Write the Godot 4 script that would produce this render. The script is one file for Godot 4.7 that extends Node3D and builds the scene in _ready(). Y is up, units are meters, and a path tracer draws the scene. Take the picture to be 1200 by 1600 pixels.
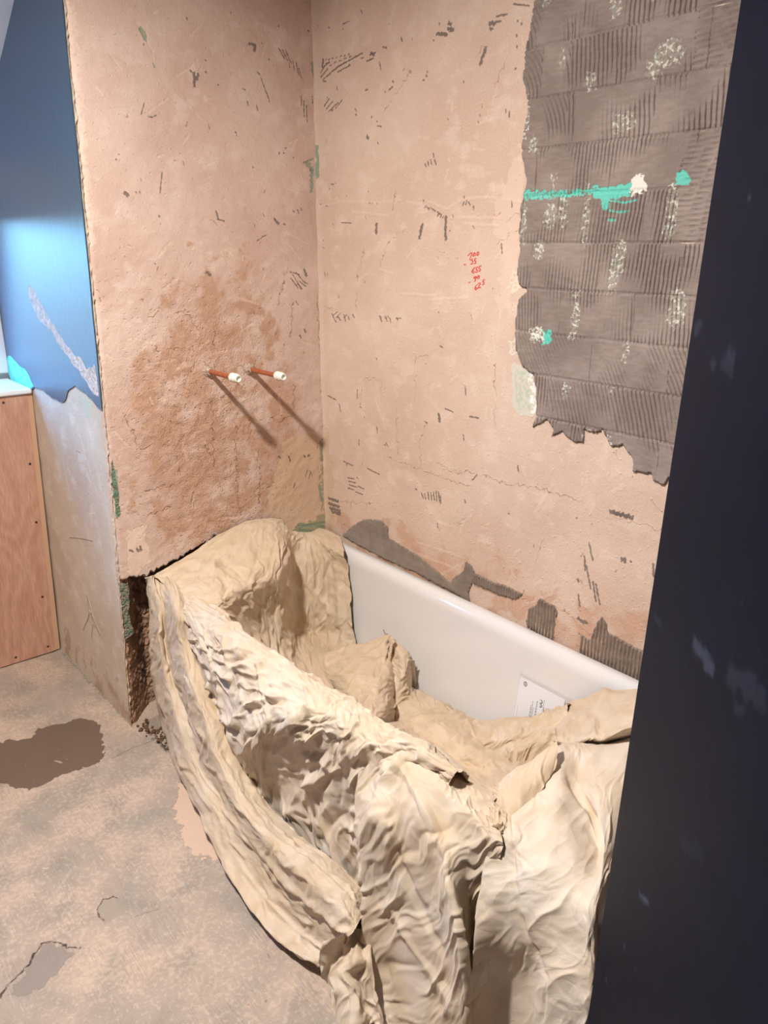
extends Node3D

# The room: x runs along the pipe wall (0 at the tub's long wall, negative into the room), z comes from the pipe wall
# towards the doorway, y is up. The tub is 0.70 m wide and 1.70 m long, its rim 0.49 m above the floor.

const TAP_MARKS_A := [0,30,2,-123,2043,-104,2018,0,30,2,-111,2041,-93,2015,0,30,2,-99,2040,-83,2010,0,30,2,-88,2006,-87,1998,0,30,2,-75,2014,-70,1994,0,30,2,-64,2012,-56,1981,0,30,2,-55,1999,-46,1973,0,30,2,-199,1972,-192,1965,0,30,2,-189,1959,-172,1920,0,30,2,-172,1920,-164,1899,0,30,2,-48,1924,-48,1899,0,30,2,-39,1913,-39,1869,0,30,2,-29,1901,-29,1855,0,30,2,-105,1405,-72,1358,0,30,2,-92,1411,-56,1375,0,30,2,-113,1394,-85,1362,0,30,2,-112,1412,-79,1404,0,30,2,-559,1855,-570,1828,0,30,2,-525,1686,-537,1633,0,30,2,-551,1823,-539,1822,0,30,2,-540,1822,-528,1828,0,30,2,-209,1884,-206,1872,0,30,2,-229,1507,-220,1512,0,30,2,-216,1513,-208,1520,0,30,2,-205,1520,-194,1524,0,30,2,-96,1320,-88,1309,0,30,2,-3,2014,-3,1984,0,30,2,-8,1928,-7,1910,0,30,2,-87,1375,-70,1359,0,30,2,-78,1382,-55,1366,0,30,2,-60,1381,-46,1373,0,30,2,-56,731,-67,707,0,30,2,-71,738,-82,714,0,30,2,-127,702,-133,685,0,80,3,-221,2041,-201,2038,-207,2026,0,80,2,-404,1945,-406,1912,0,80,2,-58,1418,-51,1400,0,80,2,-164,1570,-152,1558,0,80,2,-392,1941,-397,1930,0,80,2,-639,1630,-631,1623,0,80,2,-411,1418,-401,1410,0,40,2,-285,1806,-283,1805,0,40,2,-282,1798,-281,1797,0,40,2,-239,1890,-238,1881,0,40,2,-607,1632,-606,1630,0,40,2,-596,1633,-595,1630,0,40,2,-653,1713,-653,1711,0,40,2,-368,1981,-367,1980,0,40,2,-369,1952,-368,1951,0,40,2,-415,1949,-414,1948,0,40,2,-415,2075,-414,2072,0,40,2,-121,2100,-120,2099,0,40,2,-18,2102,-15,2102,0,40,2,-278,2110,-276,2108,0,40,2,-251,1923,-244,1921,0,40,2,-117,1775,-111,1776,0,40,2,-139,1762,-139,1756,0,40,2,-123,1760,-121,1761,0,40,2,-87,1751,-86,1750,0,40,2,-365,1588,-359,1566,0,40,2,-359,1566,-341,1562,0,40,2,-159,2009,-157,2009,0,40,2,-333,1925,-332,1924,0,40,2,-132,1557,-128,1556,0,40,2,-79,1601,-74,1591,0,40,2,-96,1597,-92,1594,0,40,2,-66,1605,-62,1600,0,40,2,-545,1572,-544,1571,1,50,3,-561,2045,-548,2026,-536,2005,1,50,2,-395,1982,-391,1960,1,50,2,-185,2014,-169,2042,1,50,2,-600,1806,-623,1822,1,50,2,-433,1789,-455,1764,1,50,2,-519,1732,-533,1725,1,50,2,-280,1677,-206,1674,1,50,2,-126,1665,-60,1645,1,50,2,-129,1534,-49,1500,1,50,2,-118,1497,-69,1442,1,50,2,-460,1930,-403,1964,1,50,2,-492,1873,-547,1835,1,50,2,-374,2065,-410,2033,1,50,2,-407,1842,-385,1824,1,50,2,-559,1467,-521,1503,1,50,2,-643,1960,-614,1928,1,50,2,-347,1725,-383,1714,1,50,2,-511,1399,-555,1375,1,50,2,-249,1949,-292,1967,1,50,2,-70,1804,-104,1789,3,140,2,-548,2029,-538,2010,3,140,3,-35,1740,-16,1718,-21,1659,3,140,2,-3,2017,-2,1996,3,60,2,-48,1737,-13,1751,3,60,2,-522,1952,-521,1945,1,40,3,-533,2000,-522,1981,-522,1950,1,40,2,-556,2043,-538,2036,1,40,2,-534,2041,-532,2006,2,20,3,-671,1489,-655,1492,-632,1495,2,20,2,-638,1824,-605,1819,2,20,2,-121,1429,-151,1354,2,20,2,-389,1560,-360,1554,2,20,2,-599,1314,-561,1319,2,20,2,-520,1304,-476,1314,2,20,2,-744,1382,-736,1369,2,20,2,-625,1353,-613,1343,2,30,2,-443,1153,-433,1131,2,30,2,-610,1293,-573,1311,2,30,2,-514,1308,-477,1299,2,30,4,-427,1061,-428,994,-432,903,-435,810,2,30,5,-340,982,-351,890,-349,810,-356,731,-349,629,2,30,4,-267,844,-273,813,-262,762,-279,648,2,30,2,-544,914,-531,930,2,30,2,-478,1296,-451,1249,2,30,2,-597,1212,-584,1197,2,30,3,-672,787,-580,784,-602,761,2,30,2,-673,704,-586,719,2,30,3,-552,747,-528,738,-512,742,2,30,2,-396,1035,-326,1071,2,30,3,-142,1362,-157,1340,-163,1311,2,30,2,-108,1324,-123,1204,2,30,2,-112,1047,-120,968,2,30,2,-399,674,-383,650,2,30,2,-252,701,-223,712,2,30,2,-395,1256,-404,1200,2,30,3,-9,1334,-7,1258,-10,1180,2,30,4,-1,1148,-1,1019,0,868,-5,730,2,30,3,-210,948,-183,928,-126,941,2,30,2,-512,1085,-498,1069,2,30,2,-458,892,-444,859,2,30,3,-710,1032,-673,913,-642,922,2,30,2,-556,871,-554,809,2,30,2,-522,669,-515,747,2,30,2,-267,1309,-252,1287,2,30,2,-554,1205,-494,1197,0,60,2,-188,810,-184,806,0,60,2,-147,803,-143,786,0,60,2,-84,796,-79,789,0,60,2,-740,608,-730,601,0,60,2,-718,610,-714,597,0,60,2,-706,611,-704,598,0,60,2,-84,1209,-81,1201,0,60,2,-66,1227,-61,1219,0,60,2,-69,790,-62,793,3,120,2,-12,836,-9,766,3,120,2,-22,672,-14,612,3,120,2,-130,535,-1,527,3,120,2,-119,546,-12,511,3,120,2,-115,522,-44,500,3,120,3,-755,862,-759,798,-764,724,3,120,2,-770,510,-765,492,1,60,2,-307,1339,-224,1314,1,60,2,-271,1259,-306,1239,1,60,2,-431,1112,-408,1095,1,60,2,-536,912,-525,858,1,60,2,-416,992,-373,1017,1,60,2,-744,981,-707,933,1,60,2,-665,1244,-596,1225,1,60,2,-178,1023,-172,959,1,60,2,-39,1175,-77,1189,1,60,2,-318,1071,-325,1086,1,60,2,-535,1172,-595,1167,1,60,2,-512,739,-523,701,1,60,2,-709,720,-691,677,1,60,2,-436,641,-349,629,1,60,2,-422,1219,-455,1197,1,60,2,-738,1204,-719,1189]

const TUB_WALL_MARKS_A := [0,40,3,43,1968,120,1991,237,2009,0,40,3,35,1989,55,2003,81,2010,0,40,2,34,1977,70,1993,0,40,2,46,1965,59,1961,0,40,2,120,1978,183,1987,0,40,2,257,1986,287,1989,0,40,2,271,1999,296,2001,0,40,2,47,1897,72,1913,0,40,2,58,1887,92,1905,0,40,2,71,1879,117,1897,0,40,2,107,1884,139,1902,0,40,2,86,1879,94,1881,0,40,2,328,2009,345,2005,0,40,2,407,2018,411,2010,0,40,2,747,2005,780,2003,0,40,2,748,1994,763,1992,0,40,2,250,1914,261,1914,0,40,2,336,1898,341,1899,0,40,2,354,1901,371,1906,0,40,2,371,1921,377,1917,0,40,2,511,1925,513,1922,0,40,2,508,1914,512,1911,0,40,2,496,1906,500,1905,0,40,2,645,1884,646,1882,0,40,2,705,1801,707,1798,0,40,2,701,1786,702,1784,0,40,2,509,1703,514,1696,0,40,2,520,1707,524,1697,0,40,2,531,1711,535,1701,0,40,2,540,1726,543,1718,0,40,2,547,1710,553,1699,0,40,2,823,1598,825,1584,0,40,2,796,1498,800,1477,0,40,2,301,1829,304,1827,0,40,2,305,1816,320,1814,0,40,2,305,1772,309,1769,0,40,2,206,1857,210,1852,0,40,2,204,1871,209,1865,0,40,2,115,1940,117,1931,0,40,2,313,1975,320,1957,0,40,2,789,1804,790,1798,0,40,2,801,1797,802,1786,0,40,2,813,1955,814,1953,0,40,2,815,1933,816,1930,0,40,2,826,1976,827,1974,0,40,2,813,1983,814,1982,0,40,2,89,1674,76,1674,0,40,2,99,1677,101,1675,0,40,2,65,1661,67,1660,0,40,2,811,1886,816,1887,0,40,2,504,1612,505,1610,0,40,2,512,1594,517,1597,0,40,2,536,1591,553,1583,0,40,2,561,1570,565,1575,0,40,2,573,1567,576,1572,0,40,2,581,1564,586,1569,0,40,2,661,1614,663,1611,0,40,2,658,1594,662,1602,0,40,2,669,1596,672,1606,0,40,2,678,1601,684,1594,0,40,2,697,1542,701,1537,0,40,2,621,1571,623,1566,0,40,2,561,1580,576,1573,0,40,2,520,1594,529,1589,0,40,2,696,1591,697,1583,0,40,2,65,1281,89,1254,0,40,2,98,1274,114,1261,0,40,2,130,1281,138,1262,0,40,2,154,1278,159,1267,0,40,2,178,1284,186,1275,0,40,2,313,1288,325,1273,0,40,2,342,1292,349,1277,0,40,2,363,1287,367,1274,0,40,2,397,1287,401,1284,0,40,2,28,1002,80,994,0,40,2,97,982,104,957,0,40,2,197,1046,196,1017,0,40,2,207,991,217,989,0,40,2,298,1159,299,1154,0,40,2,582,1224,592,1222,0,40,2,686,1122,690,1098,0,40,2,297,939,300,918,0,40,2,523,995,536,992,0,40,2,611,1047,642,1043,0,40,2,707,1041,741,1041,0,40,2,116,785,167,780,0,40,2,249,788,311,781,0,40,2,205,877,205,861,0,40,2,686,982,689,969,0,40,2,342,893,351,885,0,40,2,592,687,593,675,0,40,2,728,859,745,877,0,40,2,892,938,896,922,0,40,2,868,795,872,795,0,40,2,701,792,704,784,0,40,2,487,774,493,772,0,40,2,335,887,339,885,0,40,2,1094,844,1096,843,0,40,2,1257,779,1259,778,0,40,2,140,731,174,734,0,40,2,145,719,182,722,0,40,2,148,706,190,709,0,40,2,191,743,199,740,0,40,2,199,713,228,711,0,40,2,139,693,173,694,0,40,2,182,689,223,689,0,40,2,133,778,136,774,0,30,2,61,2018,66,2020,0,30,2,76,2016,83,2017,0,30,2,96,2017,101,2017,0,30,2,116,2015,121,2016,0,30,2,136,2015,141,2017,0,30,2,155,2014,160,2016,0,30,2,174,2014,179,2016,0,30,2,61,2008,68,2009,0,30,2,81,2000,91,2001,0,30,2,106,2004,116,2006,0,30,2,131,2005,140,2006,0,30,2,155,2007,165,2008,0,30,2,179,2008,188,2009,0,30,2,153,2095,183,2097,0,30,2,174,1989,180,1990,0,30,2,230,1997,244,1997,0,30,2,799,2020,847,2007,0,30,2,62,1917,65,1919,0,30,2,267,1613,269,1612,0,30,2,281,1611,284,1611,0,30,2,300,1611,303,1610,0,30,2,17,1619,19,1618,0,30,2,44,1612,54,1612,0,30,2,29,1411,32,1398,0,30,2,44,1408,46,1398,0,30,2,127,1561,178,1559,0,30,2,74,1276,97,1287,0,30,2,90,1268,113,1285,0,30,2,129,1270,145,1281,0,30,2,317,1289,322,1283,0,30,2,336,1290,341,1284,0,30,2,353,1291,358,1285,0,30,2,393,1288,415,1289,0,30,2,104,1341,107,1332,0,30,2,28,1510,30,1507,0,30,2,27,1488,31,1485,0,30,2,532,1992,534,1990,0,30,2,449,2011,450,2006,0,30,2,356,2059,357,2058,0,30,2,30,2113,32,2112,0,30,2,83,2099,87,2098,0,30,2,152,2083,154,2082,0,30,2,236,2114,241,2106,0,90,2,547,2003,581,1996,0,90,2,727,1994,743,1991,0,90,2,700,1914,715,1943,0,90,2,501,1549,491,1513,0,90,2,299,1554,297,1529,0,90,2,585,2008,604,2002,0,90,2,588,2019,594,2017,0,90,2,596,1566,593,1529,0,90,2,258,1793,262,1789,0,90,2,730,1981,734,1981,0,90,2,49,2020,44,2005,0,90,2,276,2001,290,1998,0,90,2,594,1526,596,1511,2,20,3,438,1541,350,1503,318,1435,2,20,2,241,1480,200,1391,2,20,2,384,1641,372,1593,2,20,2,807,1550,847,1574,2,20,2,815,1522,854,1528,2,20,2,773,1496,822,1517,2,20,2,19,1305,75,1295,2,20,3,690,1927,702,1951,719,1946,2,20,2,556,1480,595,1480,2,20,2,766,1565,786,1569,2,20,2,199,1355,193,1287,2,20,2,788,1916,753,1863,2,20,2,445,1934,332,1849,2,20,3,482,1045,479,1183,537,1191,2,20,3,221,1084,320,1097,320,1030,2,20,2,221,1084,212,994,2,20,3,513,841,504,938,530,994,2,20,2,392,1022,401,870,2,20,2,792,1204,803,1036,2,20,3,579,879,655,873,739,882]
const TUB_WALL_MARKS_B := [2,20,2,605,866,692,867,2,20,3,762,883,851,878,955,894,2,20,2,955,894,1107,892,2,20,2,996,763,972,686,2,20,2,1334,914,1292,946,2,20,2,1092,571,1171,545,2,20,3,744,554,939,562,1101,583,2,20,2,1129,679,1110,681,2,20,2,674,710,710,739,2,20,2,1189,1039,1194,1018,2,20,2,40,618,280,674,2,20,2,342,848,717,837,2,20,2,1331,880,1196,876,1,60,3,11,1610,118,1621,257,1616,1,60,2,286,1610,412,1616,1,60,2,437,1610,520,1596,1,60,3,528,1606,599,1586,643,1602,1,60,3,643,1607,742,1610,849,1595,1,60,2,163,2123,218,2098,1,60,2,200,2112,227,2087,1,60,2,250,1747,305,1746,1,60,2,484,1769,524,1765,1,60,2,688,1723,722,1718,1,60,2,399,1972,464,1957,1,60,2,590,1825,619,1826,1,60,2,269,1861,332,1854,1,60,2,102,1742,101,1719,1,60,2,589,1658,599,1682,1,60,2,565,1456,573,1441,1,60,2,604,1452,597,1441,1,60,2,779,1464,792,1474,1,60,2,790,1645,795,1629,1,60,2,255,1411,215,1392,1,60,2,313,1424,378,1414,1,60,2,349,1901,391,1954,1,60,2,157,1900,196,1931,1,60,2,96,1581,106,1563,1,60,2,189,1590,350,1575,1,60,2,615,1564,786,1560,1,60,2,661,1548,781,1541,1,60,2,535,1348,684,1361,1,60,2,415,1359,560,1360,1,60,2,457,1476,440,1460,1,60,2,392,1852,417,1844,1,60,2,698,1781,745,1785,1,60,2,743,1821,760,1857,1,60,2,770,1809,731,1805,1,60,2,84,1821,73,1806,1,60,2,167,1527,172,1504,4,22,5,681,1469,690,1475,695,1476,690,1463,688,1459,4,22,7,701,1474,698,1470,700,1468,705,1469,708,1473,704,1476,701,1474,4,22,7,715,1477,712,1473,714,1470,719,1472,721,1476,718,1478,715,1477,4,22,2,667,1445,674,1447,4,22,6,691,1457,697,1460,696,1456,700,1454,698,1449,692,1448,4,22,6,711,1462,706,1460,705,1457,710,1455,710,1451,704,1449,4,22,7,707,1439,700,1434,697,1428,702,1425,706,1429,701,1432,697,1429,4,22,6,718,1441,712,1438,712,1435,717,1433,716,1429,710,1427,4,22,6,730,1444,723,1442,722,1438,727,1436,727,1432,722,1430,4,22,2,685,1400,691,1402,4,22,7,711,1416,705,1415,705,1412,710,1412,713,1416,710,1407,707,1404,4,22,7,720,1418,716,1415,719,1412,724,1413,725,1417,722,1419,720,1418,4,22,7,717,1396,711,1391,710,1385,714,1383,718,1386,714,1389,710,1387,4,22,6,720,1398,726,1401,729,1399,723,1392,721,1388,730,1390,4,22,6,744,1410,738,1408,737,1404,742,1403,742,1399,736,1397,0,50,2,515,767,524,752,0,50,2,529,768,535,753,0,50,2,545,776,548,756,0,50,2,558,778,563,757,0,50,2,570,781,575,760,0,50,2,582,787,585,760,0,50,2,592,788,597,761,0,50,2,600,779,602,757,0,50,2,1137,790,1153,749,0,50,2,1135,729,1155,671,0,50,2,1160,690,1174,641,0,50,2,1169,689,1186,637,0,50,2,1119,641,1128,610,0,50,2,1113,680,1116,676,0,50,2,1127,749,1134,714,0,50,2,1318,791,1323,762,0,110,3,1190,886,1211,888,1249,888,0,110,2,1234,775,1241,776,0,110,2,25,626,76,627,0,110,2,21,604,85,609,0,110,2,29,590,89,595,0,110,2,38,580,89,583,0,110,2,1130,573,1151,570,0,110,2,584,1025,589,1008,0,110,2,1203,886,1236,887,1,70,2,759,1221,779,1197,1,70,2,783,1270,790,1239,1,70,2,898,680,918,700,1,70,2,921,661,910,670,1,70,2,1104,961,1103,933,1,70,2,1113,967,1116,933,1,70,3,688,681,699,722,728,748,1,70,2,783,817,799,835,1,70,2,961,820,1012,908,1,70,2,342,937,282,1034,1,70,2,911,934,922,915,1,70,2,773,1073,770,1035,1,70,2,790,1071,797,1040,1,70,2,591,692,663,693,1,70,2,505,597,704,609,1,70,2,477,557,655,563,1,70,2,604,516,705,590,1,70,2,1040,1115,1080,1150,1,70,2,978,617,997,633,1,70,2,395,668,418,653,1,70,2,304,748,319,736,1,70,2,830,1185,827,1114,1,70,2,578,1273,591,1249,1,70,2,384,1231,377,1275,1,70,2,655,1148,632,1128,1,70,2,941,540,1039,612,1,70,2,1189,935,1219,958,1,70,2,1181,857,1191,840,1,70,2,771,724,794,726,1,70,2,1034,984,1040,970,1,70,2,892,614,883,584]

const ADHESIVE_EDGE := [864,2038,864,2007,858,1965,848,1914,845,1869,852,1826,864,1812,864,1787,854,1749,852,1701,868,1660,873,1633,860,1593,856,1524,861,1500,860,1470,860,1430,869,1399,896,1390,871,1368,862,1321,862,1280,868,1242,893,1202,928,1183,940,1156,942,1128,950,1085,936,1051,960,1063,985,1077,1005,1056,1001,1039,1031,1056,1070,1035,1097,1038,1095,1072,1116,1069,1132,1072,1149,1082,1176,1046,1206,1057,1239,1028,1238,998,1285,1006,1297,987,1321,984,1328,1003]
const STRIP_A := [104,504,162,555,230,602,319,624,361,606,358,573,433,564,506,556,576,537,631,520,655,508,669,533,712,568,719,599,742,597,755,577,827,573,872,580,939,574,918,552,880,545,828,543,781,543,745,540,734,506,738,478,671,484,591,486,493,494,350,490,212,496]
const STRIP_B := [958,486,961,538,983,556,1001,585,1047,582,1060,567,1056,521,1058,474,1010,475]
const STRIP_C := [1144,468,1139,532,1168,531,1175,543,1185,581,1196,608,1215,592,1218,571,1240,570,1309,561,1382,557,1386,468,1316,470,1243,468,1188,470]

# the dust sheet: nets of points in millimetres, [rows, columns, x, y, z ...]; rolls: [radius, x, y, z ...]
const CLOTH_RIM := [12, 10, -620, 365, 261, -635, 475, 261, -660, 521, 261, -690, 525, 261, -715, 517, 298, -720, 469, 303, -720, 422, 315, -715, 361, 322, -705, 294, 322, -680, 206, 275, -620, 371, 399, -635, 481, 399, -660, 527, 399, -690, 531, 399, -722, 496, 417, -735, 454, 424, -735, 383, 423, -720, 298, 407, -700, 215, 387, -680, 123, 355, -620, 368, 523, -635, 478, 523, -660, 524, 523, -690, 528, 523, -725, 491, 540, -740, 428, 538, -742, 342, 522, -730, 254, 497, -700, 125, 443, -675, 19, 398, -620, 367, 653, -635, 477, 653, -660, 523, 653, -690, 527, 653, -730, 495, 671, -750, 426, 665, -760, 351, 657, -762, 264, 656, -710, 86, 554, -670, -44, 488, -620, 371, 773, -635, 481, 773, -660, 527, 773, -690, 531, 773, -730, 497, 790, -760, 448, 791, -790, 389, 791, -755, 236, 699, -710, 62, 654, -670, -78, 592, -620, 374, 882, -635, 484, 882, -660, 530, 882, -690, 534, 882, -735, 521, 921, -780, 499, 923, -745, 338, 785, -725, 196, 740, -710, 30, 763, -670, -110, 706, -620, 386, 982, -635, 496, 982, -660, 542, 982, -690, 546, 982, -735, 535, 1008, -745, 467, 970, -730, 317, 874, -715, 176, 841, -710, 53, 897, -670, -71, 847, -620, 389, 1041, -635, 499, 1041, -660, 545, 1041, -690, 549, 1041, -730, 531, 1070, -735, 445, 1028, -725, 302, 971, -720, 170, 971, -710, 54, 1017, -670, -57, 973, -620, 388, 1107, -635, 498, 1107, -660, 544, 1107, -690, 548, 1107, -725, 529, 1129, -725, 429, 1094, -720, 312, 1074, -720, 194, 1083, -710, 37, 1105, -680, -52, 1071, -620, 396, 1179, -635, 506, 1179, -660, 552, 1179, -690, 556, 1179, -720, 526, 1195, -720, 427, 1174, -715, 314, 1157, -715, 200, 1167, -710, 64, 1183, -690, 2, 1170, -620, 402, 1260, -635, 512, 1260, -660, 558, 1260, -690, 562, 1260, -690, 507, 1248, -695, 435, 1245, -700, 355, 1252, -705, 255, 1269, -710, 160, 1296, -700, 118, 1296, -620, 402, 1354, -635, 512, 1354, -660, 558, 1354, -690, 562, 1354, -680, 501, 1338, -680, 429, 1331, -685, 360, 1339, -690, 279, 1356, -690, 207, 1368, -690, 182, 1378]
const CLOTH_APRON := [11, 7, -690, 470, 12, -700, 500, 2, -700, 526, 46, -657, 500, -13, -634, 503, -11, -615, 505, -9, -570, 475, -9, -655, 415, 20, -705, 430, 20, -722, 472, 120, -712, 484, 158, -728, 521, 256, -710, 514, 279, -665, 484, 279, -660, 277, 13, -710, 292, 13, -745, 368, 165, -722, 358, 175, -745, 412, 303, -725, 408, 334, -680, 378, 334, -662, 126, -8, -712, 141, -8, -755, 250, 187, -735, 258, 230, -765, 336, 393, -742, 329, 432, -697, 299, 432, -662, 4, 30, -712, 0, 30, -775, 167, 283, -755, 185, 345, -785, 278, 506, -755, 273, 532, -710, 243, 532, -741, 4, 305, -791, 10, 305, -800, 93, 419, -785, 120, 476, -800, 209, 599, -770, 211, 617, -725, 181, 617, -788, 25, 546, -838, 40, 546, -830, 94, 613, -810, 112, 648, -815, 179, 739, -780, 170, 747, -735, 140, 747, -826, 15, 740, -876, 30, 740, -845, 63, 770, -830, 111, 827, -830, 186, 908, -785, 168, 899, -740, 138, 899, -846, 15, 929, -896, 30, 929, -850, 36, 926, -835, 98, 976, -830, 191, 1040, -785, 198, 1033, -740, 168, 1033, -841, 15, 1057, -891, 30, 1057, -845, 39, 1058, -835, 112, 1109, -825, 187, 1152, -780, 189, 1144, -735, 159, 1144, -812, 25, 1150, -862, 40, 1150, -840, 69, 1168, -835, 131, 1208, -820, 177, 1224, -775, 156, 1195, -730, 126, 1195]
const CLOTH_END := [8, 10, -678, 512, 12, -565, 543, 12, -459, 583, 12, -349, 611, 12, -261, 605, 12, -197, 585, 12, -159, 538, 12, -91, 514, 12, -26, 511, 12, -25, 512, 120, -684, 512, 50, -574, 536, 50, -465, 562, 50, -353, 584, 50, -268, 582, 50, -213, 557, 50, -172, 518, 50, -107, 502, 50, -89, 502, 130, -76, 488, 220, -678, 510, 112, -599, 530, 143, -502, 540, 157, -407, 550, 166, -332, 550, 172, -297, 530, 181, -206, 437, 95, -138, 420, 98, -92, 434, 143, -66, 429, 224, -681, 510, 198, -616, 525, 236, -547, 530, 260, -460, 520, 262, -383, 500, 249, -336, 460, 225, -216, 336, 112, -149, 317, 116, -108, 339, 176, -80, 347, 255, -682, 500, 282, -629, 510, 310, -565, 500, 297, -476, 470, 273, -389, 420, 228, -332, 370, 203, -214, 249, 115, -153, 221, 125, -125, 255, 204, -97, 274, 275, -681, 490, 337, -620, 480, 336, -542, 440, 287, -454, 380, 246, -389, 330, 232, -345, 290, 229, -226, 188, 140, -168, 159, 150, -140, 182, 229, -100, 197, 299, -670, 450, 348, -587, 400, 322, -509, 340, 295, -438, 280, 267, -392, 240, 267, -346, 200, 269, -303, 170, 292, -279, 170, 339, -236, 180, 370, -130, 145, 354, -646, 400, 372, -560, 320, 360, -488, 250, 364, -437, 200, 372, -387, 150, 383, -368, 140, 427, -347, 140, 468, -316, 140, 493, -274, 140, 505, -214, 150, 528]
const CLOTH_PILLOW := [6, 6, -260, 220, 343, -220, 238, 368, -190, 262, 416, -165, 284, 468, -140, 320, 512, -130, 305, 529, -290, 219, 385, -260, 236, 421, -235, 263, 483, -210, 280, 533, -180, 290, 560, -150, 267, 559, -330, 219, 454, -335, 261, 538, -320, 283, 598, -285, 288, 640, -240, 274, 646, -190, 241, 618, -368, 220, 565, -395, 280, 665, -374, 290, 703, -332, 280, 718, -269, 240, 689, -195, 180, 629, -438, 270, 734, -454, 310, 798, -435, 310, 814, -386, 280, 797, -317, 230, 745, -247, 170, 687, -466, 280, 826, -475, 300, 863, -444, 280, 852, -398, 240, 816, -336, 190, 760, -275, 140, 705]
const CLOTH_BUNCH := [13, 7, -113, 229, 482, -125, 309, 482, -141, 335, 505, -145, 325, 528, -155, 336, 552, -165, 330, 576, -175, 270, 576, -108, 210, 558, -120, 290, 558, -149, 304, 569, -165, 282, 579, -182, 273, 586, -200, 249, 593, -210, 189, 593, -108, 188, 610, -120, 268, 610, -156, 282, 626, -180, 260, 642, -207, 244, 644, -235, 212, 646, -245, 152, 646, -108, 135, 620, -120, 215, 620, -161, 230, 644, -190, 209, 669, -225, 201, 675, -260, 177, 682, -270, 117, 682, -108, 77, 621, -120, 157, 621, -166, 191, 665, -200, 188, 709, -240, 179, 719, -280, 155, 728, -290, 95, 728, -108, 94, 680, -120, 174, 680, -176, 210, 741, -220, 210, 801, -250, 200, 813, -280, 175, 826, -290, 115, 826, -108, 96, 752, -120, 176, 752, -186, 222, 819, -240, 232, 887, -260, 221, 902, -280, 193, 917, -290, 133, 917, -108, 104, 846, -120, 184, 846, -191, 238, 914, -250, 257, 982, -265, 233, 987, -280, 194, 991, -290, 134, 991, -103, 124, 930, -115, 204, 930, -188, 260, 996, -250, 281, 1062, -265, 257, 1072, -280, 217, 1083, -290, 157, 1083, -98, 180, 1018, -110, 260, 1018, -181, 309, 1073, -240, 321, 1127, -255, 305, 1131, -270, 273, 1136, -280, 213, 1136, -93, 220, 1090, -105, 300, 1090, -163, 336, 1126, -210, 337, 1163, -235, 332, 1170, -260, 311, 1176, -270, 251, 1176, -88, 258, 1140, -100, 338, 1140, -151, 369, 1168, -190, 364, 1195, -215, 363, 1201, -240, 347, 1207, -250, 287, 1207, -83, 308, 1193, -95, 388, 1193, -138, 409, 1219, -170, 395, 1245, -195, 385, 1249, -220, 359, 1253, -230, 299, 1253]
const CLOTH_VALLEY := [8, 5, -617, 440, 980, -483, 340, 887, -320, 226, 788, -270, 231, 800, -160, 213, 792, -642, 480, 1080, -544, 400, 1032, -360, 258, 911, -300, 274, 935, -170, 232, 906, -545, 420, 1099, -466, 340, 1071, -370, 261, 1031, -320, 283, 1061, -180, 237, 1024, -555, 440, 1213, -504, 380, 1204, -380, 280, 1151, -330, 298, 1177, -200, 252, 1140, -624, 510, 1381, -624, 510, 1401, -587, 500, 1401, -482, 440, 1356, -280, 315, 1262, -689, 530, 1451, -685, 535, 1473, -649, 520, 1470, -480, 391, 1375, -400, 382, 1371, -705, 509, 1469, -700, 523, 1489, -663, 515, 1482, -595, 490, 1471, -520, 470, 1458, -705, 459, 1469, -700, 480, 1492, -690, 505, 1506, -642, 500, 1509, -571, 480, 1498]
const CLOTH_FRONT := [9, 9, -619, 464, 1111, -644, 470, 1099, -604, 470, 1100, -573, 470, 1119, -559, 470, 1155, -558, 470, 1215, -567, 470, 1289, -572, 470, 1356, -563, 470, 1398, -685, 469, 1136, -710, 475, 1124, -700, 505, 1154, -685, 535, 1190, -647, 530, 1196, -633, 530, 1229, -631, 525, 1287, -634, 520, 1351, -639, 520, 1417, -720, 408, 1145, -745, 414, 1133, -735, 457, 1172, -725, 507, 1230, -710, 531, 1275, -702, 540, 1327, -693, 535, 1375, -686, 530, 1417, -679, 525, 1463, -750, 353, 1185, -775, 359, 1173, -785, 443, 1253, -760, 459, 1290, -755, 494, 1347, -735, 492, 1389, -720, 511, 1435, -723, 530, 1475, -716, 530, 1506, -760, 262, 1211, -785, 268, 1199, -775, 301, 1260, -770, 351, 1331, -765, 399, 1388, -775, 446, 1433, -735, 422, 1443, -720, 436, 1470, -715, 452, 1495, -770, 160, 1224, -795, 166, 1212, -780, 193, 1277, -780, 249, 1353, -775, 314, 1425, -795, 388, 1481, -735, 327, 1455, -725, 344, 1469, -720, 361, 1490, -775, 31, 1235, -800, 37, 1223, -790, 82, 1299, -790, 153, 1384, -785, 227, 1455, -800, 308, 1504, -745, 245, 1477, -735, 255, 1479, -730, 261, 1490, -810, 14, 1301, -831, 14, 1286, -813, 14, 1346, -810, 67, 1417, -805, 133, 1479, -800, 203, 1515, -760, 156, 1497, -745, 149, 1494, -735, 151, 1496, -833, 14, 1368, -854, 14, 1354, -840, 14, 1415, -815, 14, 1459, -805, 66, 1507, -800, 115, 1526, -760, 60, 1508, -745, 51, 1504, -735, 53, 1506]
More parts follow.
